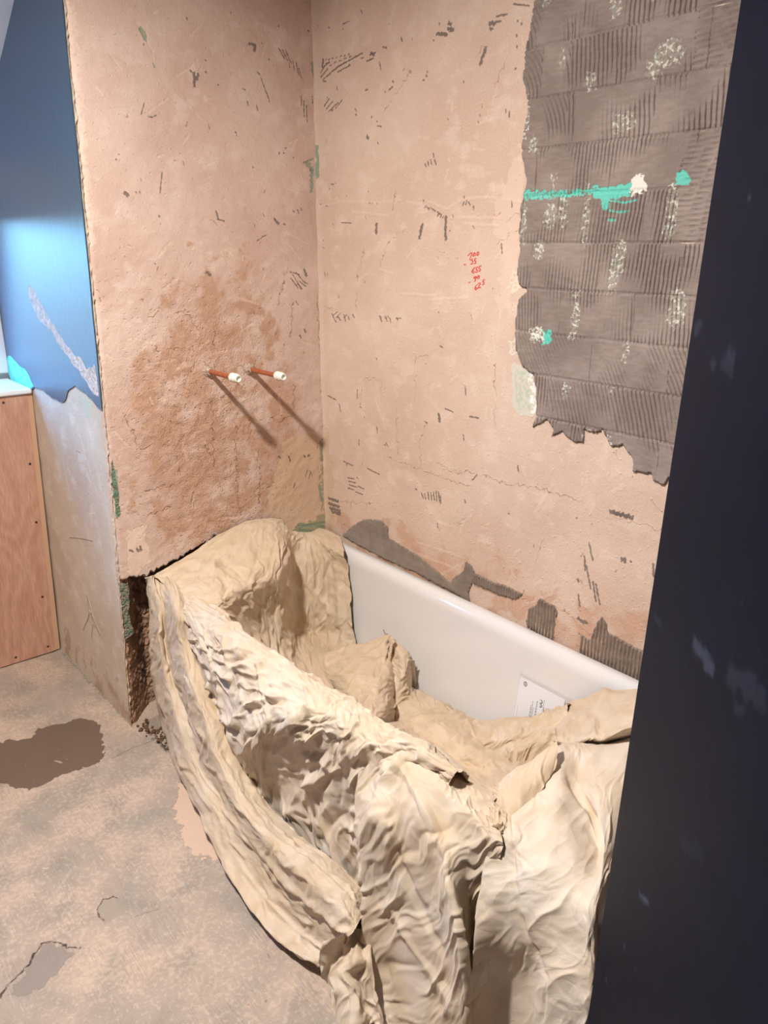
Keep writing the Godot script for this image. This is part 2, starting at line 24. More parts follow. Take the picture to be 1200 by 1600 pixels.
const CLOTH_NEAR := [10, 9, -437, 364, 1332, -467, 370, 1320, -428, 380, 1320, -372, 390, 1331, -313, 400, 1341, -274, 400, 1357, -248, 400, 1391, -205, 400, 1409, -145, 410, 1431, -517, 464, 1362, -547, 470, 1350, -508, 480, 1350, -452, 490, 1361, -393, 500, 1371, -354, 500, 1387, -328, 500, 1421, -285, 500, 1439, -225, 510, 1461, -601, 509, 1441, -631, 515, 1429, -611, 525, 1444, -563, 530, 1457, -520, 540, 1474, -460, 515, 1476, -443, 535, 1499, -405, 540, 1516, -339, 540, 1530, -656, 524, 1491, -686, 530, 1479, -687, 540, 1509, -646, 540, 1524, -603, 545, 1546, -535, 515, 1552, -531, 540, 1570, -497, 540, 1576, -444, 530, 1585, -690, 481, 1487, -720, 487, 1475, -715, 502, 1528, -706, 535, 1581, -665, 540, 1613, -613, 520, 1630, -608, 530, 1634, -578, 520, 1630, -528, 500, 1624, -720, 417, 1500, -750, 423, 1488, -740, 456, 1546, -735, 487, 1595, -720, 517, 1645, -710, 534, 1678, -700, 535, 1687, -680, 527, 1679, -660, 521, 1670, -745, 355, 1518, -775, 361, 1506, -745, 364, 1543, -745, 415, 1602, -745, 455, 1663, -740, 477, 1700, -730, 484, 1709, -710, 467, 1699, -690, 451, 1689, -755, 269, 1522, -785, 275, 1510, -730, 236, 1523, -725, 308, 1587, -765, 394, 1655, -765, 423, 1706, -755, 436, 1728, -735, 418, 1719, -710, 393, 1706, -770, 176, 1509, -800, 182, 1497, -730, 139, 1521, -725, 188, 1582, -772, 300, 1655, -775, 352, 1715, -765, 369, 1740, -745, 350, 1731, -720, 323, 1719, -770, 65, 1497, -800, 71, 1485, -735, 45, 1523, -730, 108, 1593, -775, 226, 1663, -780, 284, 1725, -770, 303, 1751, -750, 276, 1743, -730, 247, 1734]
const CLOTH_FLAP := [5, 6, -85, 320, 1138, -85, 376, 1179, -85, 425, 1227, -85, 467, 1279, -85, 505, 1347, -85, 527, 1403, -190, 380, 1216, -190, 419, 1264, -190, 460, 1309, -190, 497, 1358, -190, 533, 1412, -190, 564, 1463, -310, 449, 1307, -310, 464, 1350, -310, 505, 1395, -310, 519, 1426, -310, 579, 1485, -310, 626, 1529, -314, 437, 1307, -314, 452, 1350, -314, 493, 1395, -314, 507, 1426, -314, 567, 1485, -314, 614, 1529, -264, 407, 1307, -264, 422, 1350, -264, 463, 1395, -264, 477, 1426, -264, 537, 1485, -264, 584, 1529]
const CLOTH_HEM := [4, 4, -635, 530, 1416, -577, 535, 1406, -509, 540, 1399, -433, 548, 1398, -652, 538, 1443, -593, 543, 1432, -530, 548, 1425, -459, 553, 1421, -662, 535, 1465, -608, 540, 1457, -550, 545, 1448, -480, 550, 1435, -671, 530, 1488, -616, 530, 1474, -565, 535, 1466, -496, 540, 1445]
const CLOTH_TUCK := [5, 4, -874, 150, 1184, -845, 170, 1211, -755, 71, 1153, -740, 79, 1175, -884, 90, 1180, -853, 110, 1209, -828, 130, 1247, -808, 130, 1259, -878, 50, 1201, -869, 90, 1241, -836, 90, 1265, -823, 100, 1287, -888, 30, 1236, -879, 70, 1276, -841, 50, 1282, -833, 70, 1314, -904, 10, 1274, -895, 30, 1310, -851, 20, 1311, -849, 40, 1349]

class Sheet:                                   # a painted surface in metres: colour and relief of a wall or floor
	var w: int
	var h: int
	var k: float
	var u0: float
	var v1: float
	var col := PackedByteArray()
	var hgt := PackedFloat32Array()
	func _init(a0: float, b0: float, a1: float, b1: float, per_m: float):
		u0 = a0; v1 = b1; k = per_m
		w = int((a1 - a0) * k); h = int((b1 - b0) * k)
		col.resize(w * h * 3); hgt.resize(w * h); hgt.fill(0.5)
	func uv(u: float, v: float) -> Vector2:
		return Vector2((u - u0) * k / w, (v1 - v) * k / h)
	# a ragged stroke: pts in metres, width in metres, relief in millimetres
	func stroke(pts: PackedVector2Array, width: float, c: Color, alpha: float, dh: float, rag: FastNoiseLite, wander := 0.0) -> void:
		var r := width * 0.5
		for i in maxi(1, pts.size() - 1):
			var a := pts[i]
			var b := pts[mini(i + 1, pts.size() - 1)]
			var m := r * 2.0 + 0.002 + wander
			var x0 := clampi(int((minf(a.x, b.x) - m - u0) * k), 0, w)
			var x1 := clampi(int((maxf(a.x, b.x) + m - u0) * k) + 1, 0, w)
			var y0 := clampi(int((v1 - maxf(a.y, b.y) - m) * k), 0, h)
			var y1 := clampi(int((v1 - minf(a.y, b.y) + m) * k) + 1, 0, h)
			var d := b - a
			var ll := maxf(d.length_squared(), 1e-9)
			for y in range(y0, y1):
				for x in range(x0, x1):
					var p := Vector2(u0 + (x + 0.5) / k, v1 - (y + 0.5) / k)
					if wander > 0.0: p += Vector2(rag.get_noise_2d(p.x * 420.0 + 70.0, p.y * 420.0), rag.get_noise_2d(p.y * 420.0, p.x * 420.0 + 300.0)) * wander
					var t := clampf((p - a).dot(d) / ll, 0.0, 1.0)
					var n := rag.get_noise_2d(p.x * 1000.0, p.y * 1000.0)
					var q := (a + d * t).distance_to(p) + n * r * 0.9
					var s := clampf((r - q) * k + 0.5, 0.0, 1.0)
					if wander > 0.0: s *= clampf(0.85 + n * 1.6, 0.0, 1.0)
					if s > 0.0: dab(y * w + x, c, s * alpha, dh * s)
	func dab(i: int, c: Color, s: float, dh: float) -> void:
		hgt[i] += dh * 0.1
		i *= 3
		col[i] = int(lerpf(col[i], c.r8, s)); col[i + 1] = int(lerpf(col[i + 1], c.g8, s)); col[i + 2] = int(lerpf(col[i + 2], c.b8, s))
	# a patch with a ragged outline: pts in metres
	func patch(pts: PackedVector2Array, c: Color, alpha: float, dh: float, rag: FastNoiseLite, jig := 0.006, keep := -9.0, speck: FastNoiseLite = null) -> void:
		var lo := pts[0]; var hi := pts[0]
		for p in pts: lo = lo.min(p); hi = hi.max(p)
		for y in range(clampi(int((v1 - hi.y) * k), 0, h), clampi(int((v1 - lo.y) * k) + 1, 0, h)):
			for x in range(clampi(int((lo.x - u0) * k), 0, w), clampi(int((hi.x - u0) * k) + 1, 0, w)):
				var p := Vector2(u0 + (x + 0.5) / k, v1 - (y + 0.5) / k)
				var o := Vector2(rag.get_noise_2d(p.x * 1000.0, p.y * 1000.0), rag.get_noise_2d(p.y * 1000.0 + 500.0, p.x * 1000.0)) * jig
				if Geometry2D.is_point_in_polygon(p + o, pts) and (speck == null or speck.get_noise_2d(p.x * 1000.0, p.y * 1000.0) > keep):
					dab(y * w + x, c, alpha, dh)
	func albedo() -> ImageTexture:
		var im := Image.create_from_data(w, h, false, Image.FORMAT_RGB8, col)
		return ImageTexture.create_from_image(im)
	func relief() -> ImageTexture:             # 1.0 is 10 mm, the flat face lies at 0.5
		return ImageTexture.create_from_image(Image.create_from_data(w, h, false, Image.FORMAT_RF, hgt.to_byte_array()))
	# a noise laid over the sheet as bytes, drawn out sx or sy times along u or v
	func field(n: FastNoiseLite, sx := 1.0, sy := 1.0) -> PackedByteArray:
		var m := n.duplicate() as FastNoiseLite
		m.frequency = n.frequency * 1000.0 / k
		m.offset = Vector3(u0 * k / sx, -v1 * k / sy, 0)
		var im := m.get_image(maxi(4, int(w / sx)), maxi(4, int(h / sy)), false, false, false)
		if im.get_width() != w or im.get_height() != h: im.resize(w, h, Image.INTERPOLATE_BILINEAR)
		return im.get_data()
	# a slowly changing quantity in 0..1, asked for at every twelfth pixel
	func coarse(f: Callable) -> PackedByteArray:
		var cw := w / 12 + 1; var ch := h / 12 + 1
		var d := PackedByteArray(); d.resize(cw * ch)
		for y in ch:
			for x in cw: d[y * cw + x] = int(clampf(f.call(u0 + (x + 0.5) * 12.0 / k, v1 - (y + 0.5) * 12.0 / k), 0.0, 1.0) * 255.0)
		var im := Image.create_from_data(cw, ch, false, Image.FORMAT_L8, d)
		im.resize(cw * 12, ch * 12, Image.INTERPOLATE_BILINEAR)
		im.crop(w, h)
		return im.get_data()
	func material(specular := 0.3, roughness := 0.9) -> StandardMaterial3D:
		var m := StandardMaterial3D.new()
		m.albedo_texture = albedo()
		m.heightmap_enabled = true
		m.heightmap_texture = relief()
		m.heightmap_scale = 1.0                # the picture spans 10 mm
		m.roughness = roughness
		m.metallic_specular = specular
		return m

func noise(rng_seed: int, per_metre: float, octaves := 3, kind := FastNoiseLite.TYPE_SIMPLEX_SMOOTH) -> FastNoiseLite:
	var n := FastNoiseLite.new()
	n.seed = rng_seed; n.noise_type = kind; n.frequency = per_metre * 0.001
	n.fractal_type = FastNoiseLite.FRACTAL_FBM if octaves > 1 else FastNoiseLite.FRACTAL_NONE
	n.fractal_octaves = octaves
	return n

func plain(c: Color, roughness := 0.8, specular := 0.4) -> StandardMaterial3D:
	var m := StandardMaterial3D.new()
	m.albedo_color = c; m.roughness = roughness; m.metallic_specular = specular
	return m

# colour and relief noise on any shape, without uv: two tones, grain per metre, relief in centimetres
func mottled(a: Color, b: Color, per_m: float, bump_cm: float, roughness := 0.9, rng_seed := 1, stretch := Vector3.ONE) -> StandardMaterial3D:
	var m := plain(Color.WHITE, roughness, 0.3)
	var g := Gradient.new()
	g.set_color(0, a); g.set_color(1, b); g.set_offset(0, 0.25); g.set_offset(1, 0.75)
	var t := NoiseTexture2D.new()
	t.width = 512; t.height = 512; t.seamless = true; t.noise = noise(rng_seed, 12.0, 5); t.color_ramp = g
	m.albedo_texture = t
	var u := NoiseTexture2D.new()
	u.width = 512; u.height = 512; u.seamless = true; u.noise = noise(rng_seed + 1, 20.0, 5)
	m.heightmap_enabled = true; m.heightmap_texture = u; m.heightmap_scale = bump_cm
	m.uv1_triplanar = true; m.uv1_world_triplanar = true; m.uv1_scale = Vector3.ONE * per_m * stretch
	return m

func show_it(called: String, mesh: Mesh, m: Material, parent: Node = self) -> MeshInstance3D:
	var o := MeshInstance3D.new()
	o.name = called; o.mesh = mesh; o.material_override = m
	parent.add_child(o, true)
	return o

func tag(o: Node, label: String, category := "", group := "", kind := "") -> Node:
	if label: o.set_meta("label", label)
	if category: o.set_meta("category", category)
	if group: o.set_meta("group", group)
	if kind: o.set_meta("kind", kind)
	return o

func thing(called: String, at: Vector3, label: String, category: String, group := "") -> Node3D:
	var o := Node3D.new()
	o.name = called; o.position = at
	add_child(o, true)
	return tag(o, label, category, group)

func box(a: Vector3, b: Vector3) -> Array: return [a, b]

# boxes with chamfered edges, joined: pairs of corners
func boxes(list: Array, edge := 0.0) -> ArrayMesh:
	var st := SurfaceTool.new(); st.begin(Mesh.PRIMITIVE_TRIANGLES); st.set_smooth_group(-1)
	for q in list:
		var c: Vector3 = (q[0] + q[1]) * 0.5
		var s: Vector3 = ((q[1] - q[0]) as Vector3).abs() * 0.5
		var e := minf(edge, minf(s.x, minf(s.y, s.z)) * 0.6)
		var pts := PackedVector3Array()
		for sx in [-1, 1]:
			for sy in [-1, 1]:
				for sz in [-1, 1]:
					var p := Vector3(sx * s.x, sy * s.y, sz * s.z)
					pts.append(c + p - Vector3(sx * e, sy * e, 0)); pts.append(c + p - Vector3(0, sy * e, sz * e)); pts.append(c + p - Vector3(sx * e, 0, sz * e))
		hull(st, pts, c, e, s)
	st.generate_normals()
	return st.commit()

func quad(st: SurfaceTool, a: Vector3, b: Vector3, c: Vector3, d: Vector3, out: Vector3) -> void:
	tri(st, a, b, c, out); tri(st, a, c, d, out)

func tri(st: SurfaceTool, a: Vector3, b: Vector3, c: Vector3, out: Vector3) -> void:
	if (b - a).cross(c - a).dot(out) > 0.0:    # clockwise from outside
		st.add_vertex(a); st.add_vertex(c); st.add_vertex(b)
	else:
		st.add_vertex(a); st.add_vertex(b); st.add_vertex(c)

func hull(st: SurfaceTool, p: PackedVector3Array, c: Vector3, e: float, s: Vector3) -> void:
	# p: per corner (x slow, z fast) three points: on the z face, on the x face, on the y face
	for i in 3:
		for sg in [-1, 1]:
			var f: Array[Vector3] = []
			for k in [[-1, -1], [1, -1], [1, 1], [-1, 1]]:
				var q := Vector3.ZERO
				var j := (i + 1) % 3
				var l := (i + 2) % 3
				q[i] = sg * s[i]; q[j] = k[0] * (s[j] - e); q[l] = k[1] * (s[l] - e)
				f.append(c + q)
			var n := Vector3.ZERO; n[i] = sg
			quad(st, f[0], f[1], f[2], f[3], n)
	if e <= 0.0: return
	for i in 3:
		var j := (i + 1) % 3
		var l := (i + 2) % 3
		for a in [-1, 1]:
			for b in [-1, 1]:
				var q := []
				for t in [-1, 1]:
					var u := Vector3.ZERO; u[i] = t * (s[i] - e); u[j] = a * s[j]; u[l] = b * (s[l] - e)
					var v := Vector3.ZERO; v[i] = t * (s[i] - e); v[j] = a * (s[j] - e); v[l] = b * s[l]
					q.append(c + u); q.append(c + v)
				var n := Vector3.ZERO; n[j] = a; n[l] = b
				quad(st, q[0], q[1], q[3], q[2], n)
	for k in 8: tri(st, p[k * 3], p[k * 3 + 1], p[k * 3 + 2], p[k * 3] - c)

# a grid of points; at.call(i, j) -> Vector3, uv in 0..1 or from uv_at.call(point)
func grid(nu: int, nv: int, at: Callable, uv_at = null, flip := false, colour = null) -> ArrayMesh:
	var pos := PackedVector3Array(); var uvs := PackedVector2Array(); var nor := PackedVector3Array(); var cols := PackedColorArray()
	pos.resize(nu * nv); uvs.resize(nu * nv); nor.resize(nu * nv)
	for j in nv:
		for i in nu:
			var p: Vector3 = at.call(i, j)
			pos[j * nu + i] = p
			uvs[j * nu + i] = uv_at.call(p) if uv_at != null else Vector2(float(i) / (nu - 1), float(j) / (nv - 1))
			if colour != null: cols.append(colour.call(i, j))
	return from_grid(nu, nv, pos, uvs, flip, cols)

func from_grid(nu: int, nv: int, pos: PackedVector3Array, uvs: PackedVector2Array, flip := false, cols := PackedColorArray()) -> ArrayMesh:
	var nor := PackedVector3Array(); nor.resize(nu * nv)
	for j in nv:
		for i in nu:
			var a := pos[j * nu + mini(i + 1, nu - 1)] - pos[j * nu + maxi(i - 1, 0)]
			var b := pos[mini(j + 1, nv - 1) * nu + i] - pos[maxi(j - 1, 0) * nu + i]
			var n := a.cross(b).normalized()
			nor[j * nu + i] = n if not flip else -n
	var idx := PackedInt32Array(); idx.resize((nu - 1) * (nv - 1) * 6)
	var t := 0
	for j in nv - 1:
		for i in nu - 1:
			var a := j * nu + i
			var c := a + nu
			if flip:
				idx[t] = a; idx[t + 1] = a + 1; idx[t + 2] = c; idx[t + 3] = a + 1; idx[t + 4] = c + 1; idx[t + 5] = c
			else:
				idx[t] = a; idx[t + 1] = c; idx[t + 2] = a + 1; idx[t + 3] = a + 1; idx[t + 4] = c; idx[t + 5] = c + 1
			t += 6
	var arr := []; arr.resize(Mesh.ARRAY_MAX)
	arr[Mesh.ARRAY_VERTEX] = pos; arr[Mesh.ARRAY_NORMAL] = nor; arr[Mesh.ARRAY_TEX_UV] = uvs; arr[Mesh.ARRAY_INDEX] = idx
	if cols.size(): arr[Mesh.ARRAY_COLOR] = cols
	var me := ArrayMesh.new()
	me.add_surface_from_arrays(Mesh.PRIMITIVE_TRIANGLES, arr)
	return me

# a profile of (radius, height) turned about an axis
func lathe(profile: PackedVector2Array, basis := Basis.IDENTITY, at := Vector3.ZERO, sides := 24) -> ArrayMesh:
	return grid(sides + 1, profile.size(), func(i, j):
		var a: float = TAU * (i % sides) / sides
		return at + basis * Vector3(cos(a) * profile[j].x, profile[j].y, sin(a) * profile[j].x), null, true)

# a flat outline given thickness: pts in (u, v), laid out by origin + u * ux + v * vy, thick along out
func slab(pts: PackedVector2Array, origin: Vector3, ux: Vector3, vy: Vector3, out: Vector3, uv_at = null) -> ArrayMesh:
	var st := SurfaceTool.new(); st.begin(Mesh.PRIMITIVE_TRIANGLES); st.set_smooth_group(-1)
	var idx := Geometry2D.triangulate_polygon(pts)
	var n := out.normalized()
	for i in range(0, idx.size(), 3):
		var q := []
		for k in 3: q.append(origin + ux * pts[idx[i + k]].x + vy * pts[idx[i + k]].y)
		for lift in [Vector3.ZERO, out]:
			var o := n if lift != Vector3.ZERO else -n
			if ((q[1] - q[0]) as Vector3).cross(q[2] - q[0]).dot(o) > 0.0: q = [q[0], q[2], q[1]]
			for k in 3:
				if uv_at != null: st.set_uv(uv_at.call(q[k]))
				st.add_vertex(q[k] + lift)
	var mid := Vector2.ZERO
	var cw := Geometry2D.is_polygon_clockwise(pts)
	for i in pts.size():
		var a := pts[i]; var b := pts[(i + 1) % pts.size()]
		var e := (b - a)
		var side := Vector2(e.y, -e.x) * (-1.0 if cw else 1.0)
		var pa := origin + ux * a.x + vy * a.y; var pb := origin + ux * b.x + vy * b.y
		if uv_at != null: st.set_uv(uv_at.call(pa))
		quad(st, pa, pb, pb + out, pa + out, ux * side.x + vy * side.y)
	st.generate_normals()
	return st.commit()

func mm(list: Array) -> PackedVector2Array:
	var p := PackedVector2Array()
	for i in range(0, list.size(), 2): p.append(Vector2(list[i], list[i + 1]) * 0.001)
	return p

func ragged(pts: PackedVector2Array, step: float, amount: float, rng_seed: int) -> PackedVector2Array:
	var n := noise(rng_seed, 1.0, 2)
	var out := PackedVector2Array()
	for i in pts.size():
		var a := pts[i]; var b := pts[(i + 1) % pts.size()]
		var c := maxi(1, int(a.distance_to(b) / step))
		for k in c:
			var p := a.lerp(b, float(k) / c)
			var s := out.size() * 320.0
			out.append(p + Vector2(n.get_noise_1d(s), n.get_noise_1d(s + 9000.0)) * amount)
	return out

const GREY_ADHESIVE := Color8(112, 100, 94)
const PALE_SCRAPE := Color8(226, 203, 186)
const DARK_CRACK := Color8(150, 112, 90)
const GREEN_PAINT := Color8(128, 148, 126)
const RED_INK := Color8(200, 40, 36)

func draw_marks(s: Sheet, list: Array) -> void:
	var rag := noise(77, 90.0, 2)
	var i := 0
	while i < list.size():
		var kind: int = list[i]; var wide: float = list[i + 1] * 0.0001; var n: int = list[i + 2]
		var pts := PackedVector2Array()
		for k in n: pts.append(Vector2(list[i + 3 + 2 * k], list[i + 4 + 2 * k]) * 0.001)
		i += 3 + 2 * n
		match kind:
			0: s.stroke(pts, wide, GREY_ADHESIVE, 0.82, -0.5, rag)
			1: s.stroke(pts, wide * 1.3, PALE_SCRAPE, 0.34, -0.6, rag)
			2: s.stroke(pts, wide, DARK_CRACK, 0.75, -1.6, rag, 0.009)
			3: s.stroke(pts, wide * 0.9, GREEN_PAINT, 0.7, -0.8, rag)
			4: s.stroke(pts, wide, RED_INK, 0.95, 0.0, noise(3, 400.0, 1))

const LAMP := Color(1.0, 0.965, 0.93)
const LAMP_POWER := 8.4
const EYE := Vector3(-1.548, 1.5, 2.183)

func pier(y: float) -> float: return -0.804 + 0.04 * y - 0.005 * y * y      # the pier leans: where its arris stands at height y

func _ready() -> void:
	var cam := Camera3D.new()
	cam.name = "camera"
	cam.fov = rad_to_deg(2.0 * atan(800.0 / 1200.0))
	cam.near = 0.02
	cam.position = EYE
	cam.rotation = Vector3(-atan(420.0 / 1200.0), deg_to_rad(-39.96), 0.0)
	add_child(cam)
	cam.current = true

	var env := Environment.new()
	var sky_m := ProceduralSkyMaterial.new()
	sky_m.sky_top_color = Color(0.38, 0.66, 0.97)
	sky_m.sky_horizon_color = Color(0.58, 0.84, 1.0)
	sky_m.ground_bottom_color = Color(0.42, 0.44, 0.46)
	sky_m.ground_horizon_color = Color(0.62, 0.66, 0.70)
	sky_m.sky_energy_multiplier = 3.5
	sky_m.ground_energy_multiplier = 2.4
	var sky := Sky.new(); sky.sky_material = sky_m
	env.background_mode = Environment.BG_SKY
	env.sky = sky
	env.tonemap_mode = Environment.TONE_MAPPER_LINEAR
	env.tonemap_exposure = 1.0
	env.sdfgi_enabled = true; env.ssao_enabled = true; env.ssil_enabled = true
	var we := WorldEnvironment.new(); we.name = "world"; we.environment = env
	add_child(we)

	ceiling_lamp(Vector3(-1.45, 2.36, 1.02))
	build_room()
	build_walls()
	build_alcove()
	build_floor()
	build_tub()
	build_pipes()
	build_door()
	build_cloth()
	build_rubble()
	for o in find_children("*", "GeometryInstance3D", true, false):
		(o as GeometryInstance3D).cast_shadow = GeometryInstance3D.SHADOW_CASTING_SETTING_ON

func ceiling_lamp(at: Vector3) -> void:
	var t := thing("ceiling_lamp", at, "small round flush lamp in the ceiling in the middle of the room", "lamp")
	show_it("rim", lathe(PackedVector2Array([Vector2(0.066, -0.002), Vector2(0.085, -0.002), Vector2(0.085, -0.008), Vector2(0.078, -0.012), Vector2(0.066, -0.012), Vector2(0.066, -0.002)])), plain(Color(0.9, 0.9, 0.88), 0.4), t)
	var m := plain(Color(1, 0.97, 0.92), 0.5)
	m.emission_enabled = true; m.emission = LAMP; m.emission_energy_multiplier = 4.0
	show_it("diffuser", lathe(PackedVector2Array([Vector2(0.0001, -0.004), Vector2(0.066, -0.004), Vector2(0.066, -0.001), Vector2(0.0001, -0.001)])), m, t)
	var l := AreaLight3D.new()
	l.name = "diffuser_light"; l.position = Vector3(0, -0.008, 0); l.rotation.x = -PI / 2
	l.area_size = Vector2(0.118, 0.118)
	l.light_color = LAMP; l.light_energy = LAMP_POWER
	l.shadow_enabled = true; l.area_normalize_energy = true
	t.add_child(l)

func wall_box(called: String, a: Vector3, b: Vector3, m: Material, label: String) -> void:
	tag(show_it(called, boxes([[a, b]]), m), label, "wall", "", "structure")

func build_room() -> void:
	var navy := mottled(Color8(44, 56, 84), Color8(38, 48, 74), 0.7, 0.1, 0.6, 5)
	var white := plain(Color(0.86, 0.85, 0.83), 0.85)
	wall_box("wall_left", Vector3(-2.75, 0, -0.02), Vector3(-2.6, 2.45, 3.1), navy, "navy painted wall at the far left of the room")
	wall_box("wall_front", Vector3(-2.75, 0, 3.0), Vector3(0.16, 2.45, 3.15), navy, "navy painted wall behind the camera")
	tag(show_it("ceiling", boxes([[Vector3(-2.75, 2.36, -0.02), Vector3(0.16, 2.48, 3.15)]]), white), "flat white ceiling above the bath", "ceiling", "", "structure")

# ---- the pipe wall and the long wall -------------------------------------------------------------------------------

# tones: ground, second tone, pale wipes, damp; wet_at and rough_at give the share of damp and of rough ground at (u, v) in metres
func plaster_colour(s: Sheet, tones: Array, rng_seed: int, wet_at: Callable, rough_at: Callable) -> void:
	var f0 := s.field(noise(rng_seed, 2.2, 3)); var f1 := s.field(noise(rng_seed + 1, 9.0, 4)); var f2 := s.field(noise(rng_seed + 2, 170.0, 2))
	var f3 := s.field(noise(rng_seed + 3, 26.0, 3), 3.0, 1.0); var f4 := s.field(noise(rng_seed + 4, 36.0, 3)); var f5 := s.field(noise(rng_seed + 5, 80.0, 1))
	var damp := s.coarse(wet_at); var rough := s.coarse(rough_at)
	var a: Color = tones[0]; var b: Color = tones[1]; var c: Color = tones[2]; var d: Color = tones[3]
	var K := 1.0 / 127.5
	for i in s.w * s.h:
		var n0 := f0[i] * K - 1.0; var n1 := f1[i] * K - 1.0; var n2 := f2[i] * K - 1.0; var n3 := f3[i] * K - 1.0; var n4 := f4[i] * K - 1.0
		var g := 255.0 + n2 * 11.0
		var t := clampf(0.5 + n0 * 1.2 + n3 * 0.3, 0.0, 1.0)
		var e := clampf((n1 + n3 * 0.5) * 1.3 - 0.12, 0.0, 0.6)
		var o := 0.0
		var dm := damp[i]
		if dm > 0:
			var q := dm / 255.0
			o = clampf((q * 1.25 + n1 * 1.3 + n0 * 0.6 + n4 * 0.25 - 0.5) * 1.8, 0.0, 1.0) * 0.40 + clampf((q + n1 * 1.9 + n4 * 0.4 - 0.85) * 3.0, 0.0, 1.0) * 0.22
		var l := a.r + (b.r - a.r) * t; l += (c.r - l) * e; l += (d.r - l) * o
		s.col[i * 3] = mini(255, int(l * g))
		l = a.g + (b.g - a.g) * t; l += (c.g - l) * e; l += (d.g - l) * o
		s.col[i * 3 + 1] = mini(255, int(l * g))
		l = a.b + (b.b - a.b) * t; l += (c.b - l) * e; l += (d.b - l) * o
		s.col[i * 3 + 2] = mini(255, int(l * g))
		var n5 := f5[i] * K - 1.0
		var r := rough[i] / 255.0
		s.hgt[i] = 0.5 + 0.1 * (n2 * 0.10 + n3 * 0.22 + n4 * 0.18 - (0.8 if n5 > 0.8 else 0.0) + r * (n4 * 0.7 + n1 * 0.5 + absf(n5) * 0.8 + n2 * 0.9 - (1.6 if n5 > 0.72 else 0.0)))

func blob(u: float, v: float, cx: float, cy: float, rx: float, ry: float) -> float:
	var d := Vector2((u - cx) / rx, (v - cy) / ry).length()
	return clampf(1.35 - d, 0.0, 1.0)

# how high above the floor the plaster of the pipe wall was hacked off, along x
func hacked(x: float) -> float:
	if x < -0.70: return 0.512
	if x < -0.46: return remap(x, -0.70, -0.44, 0.506, 0.574)
	if x < -0.30: return 0.58
	return remap(x, -0.30, -0.14, 0.58, 0.49) if x < -0.14 else 0.49

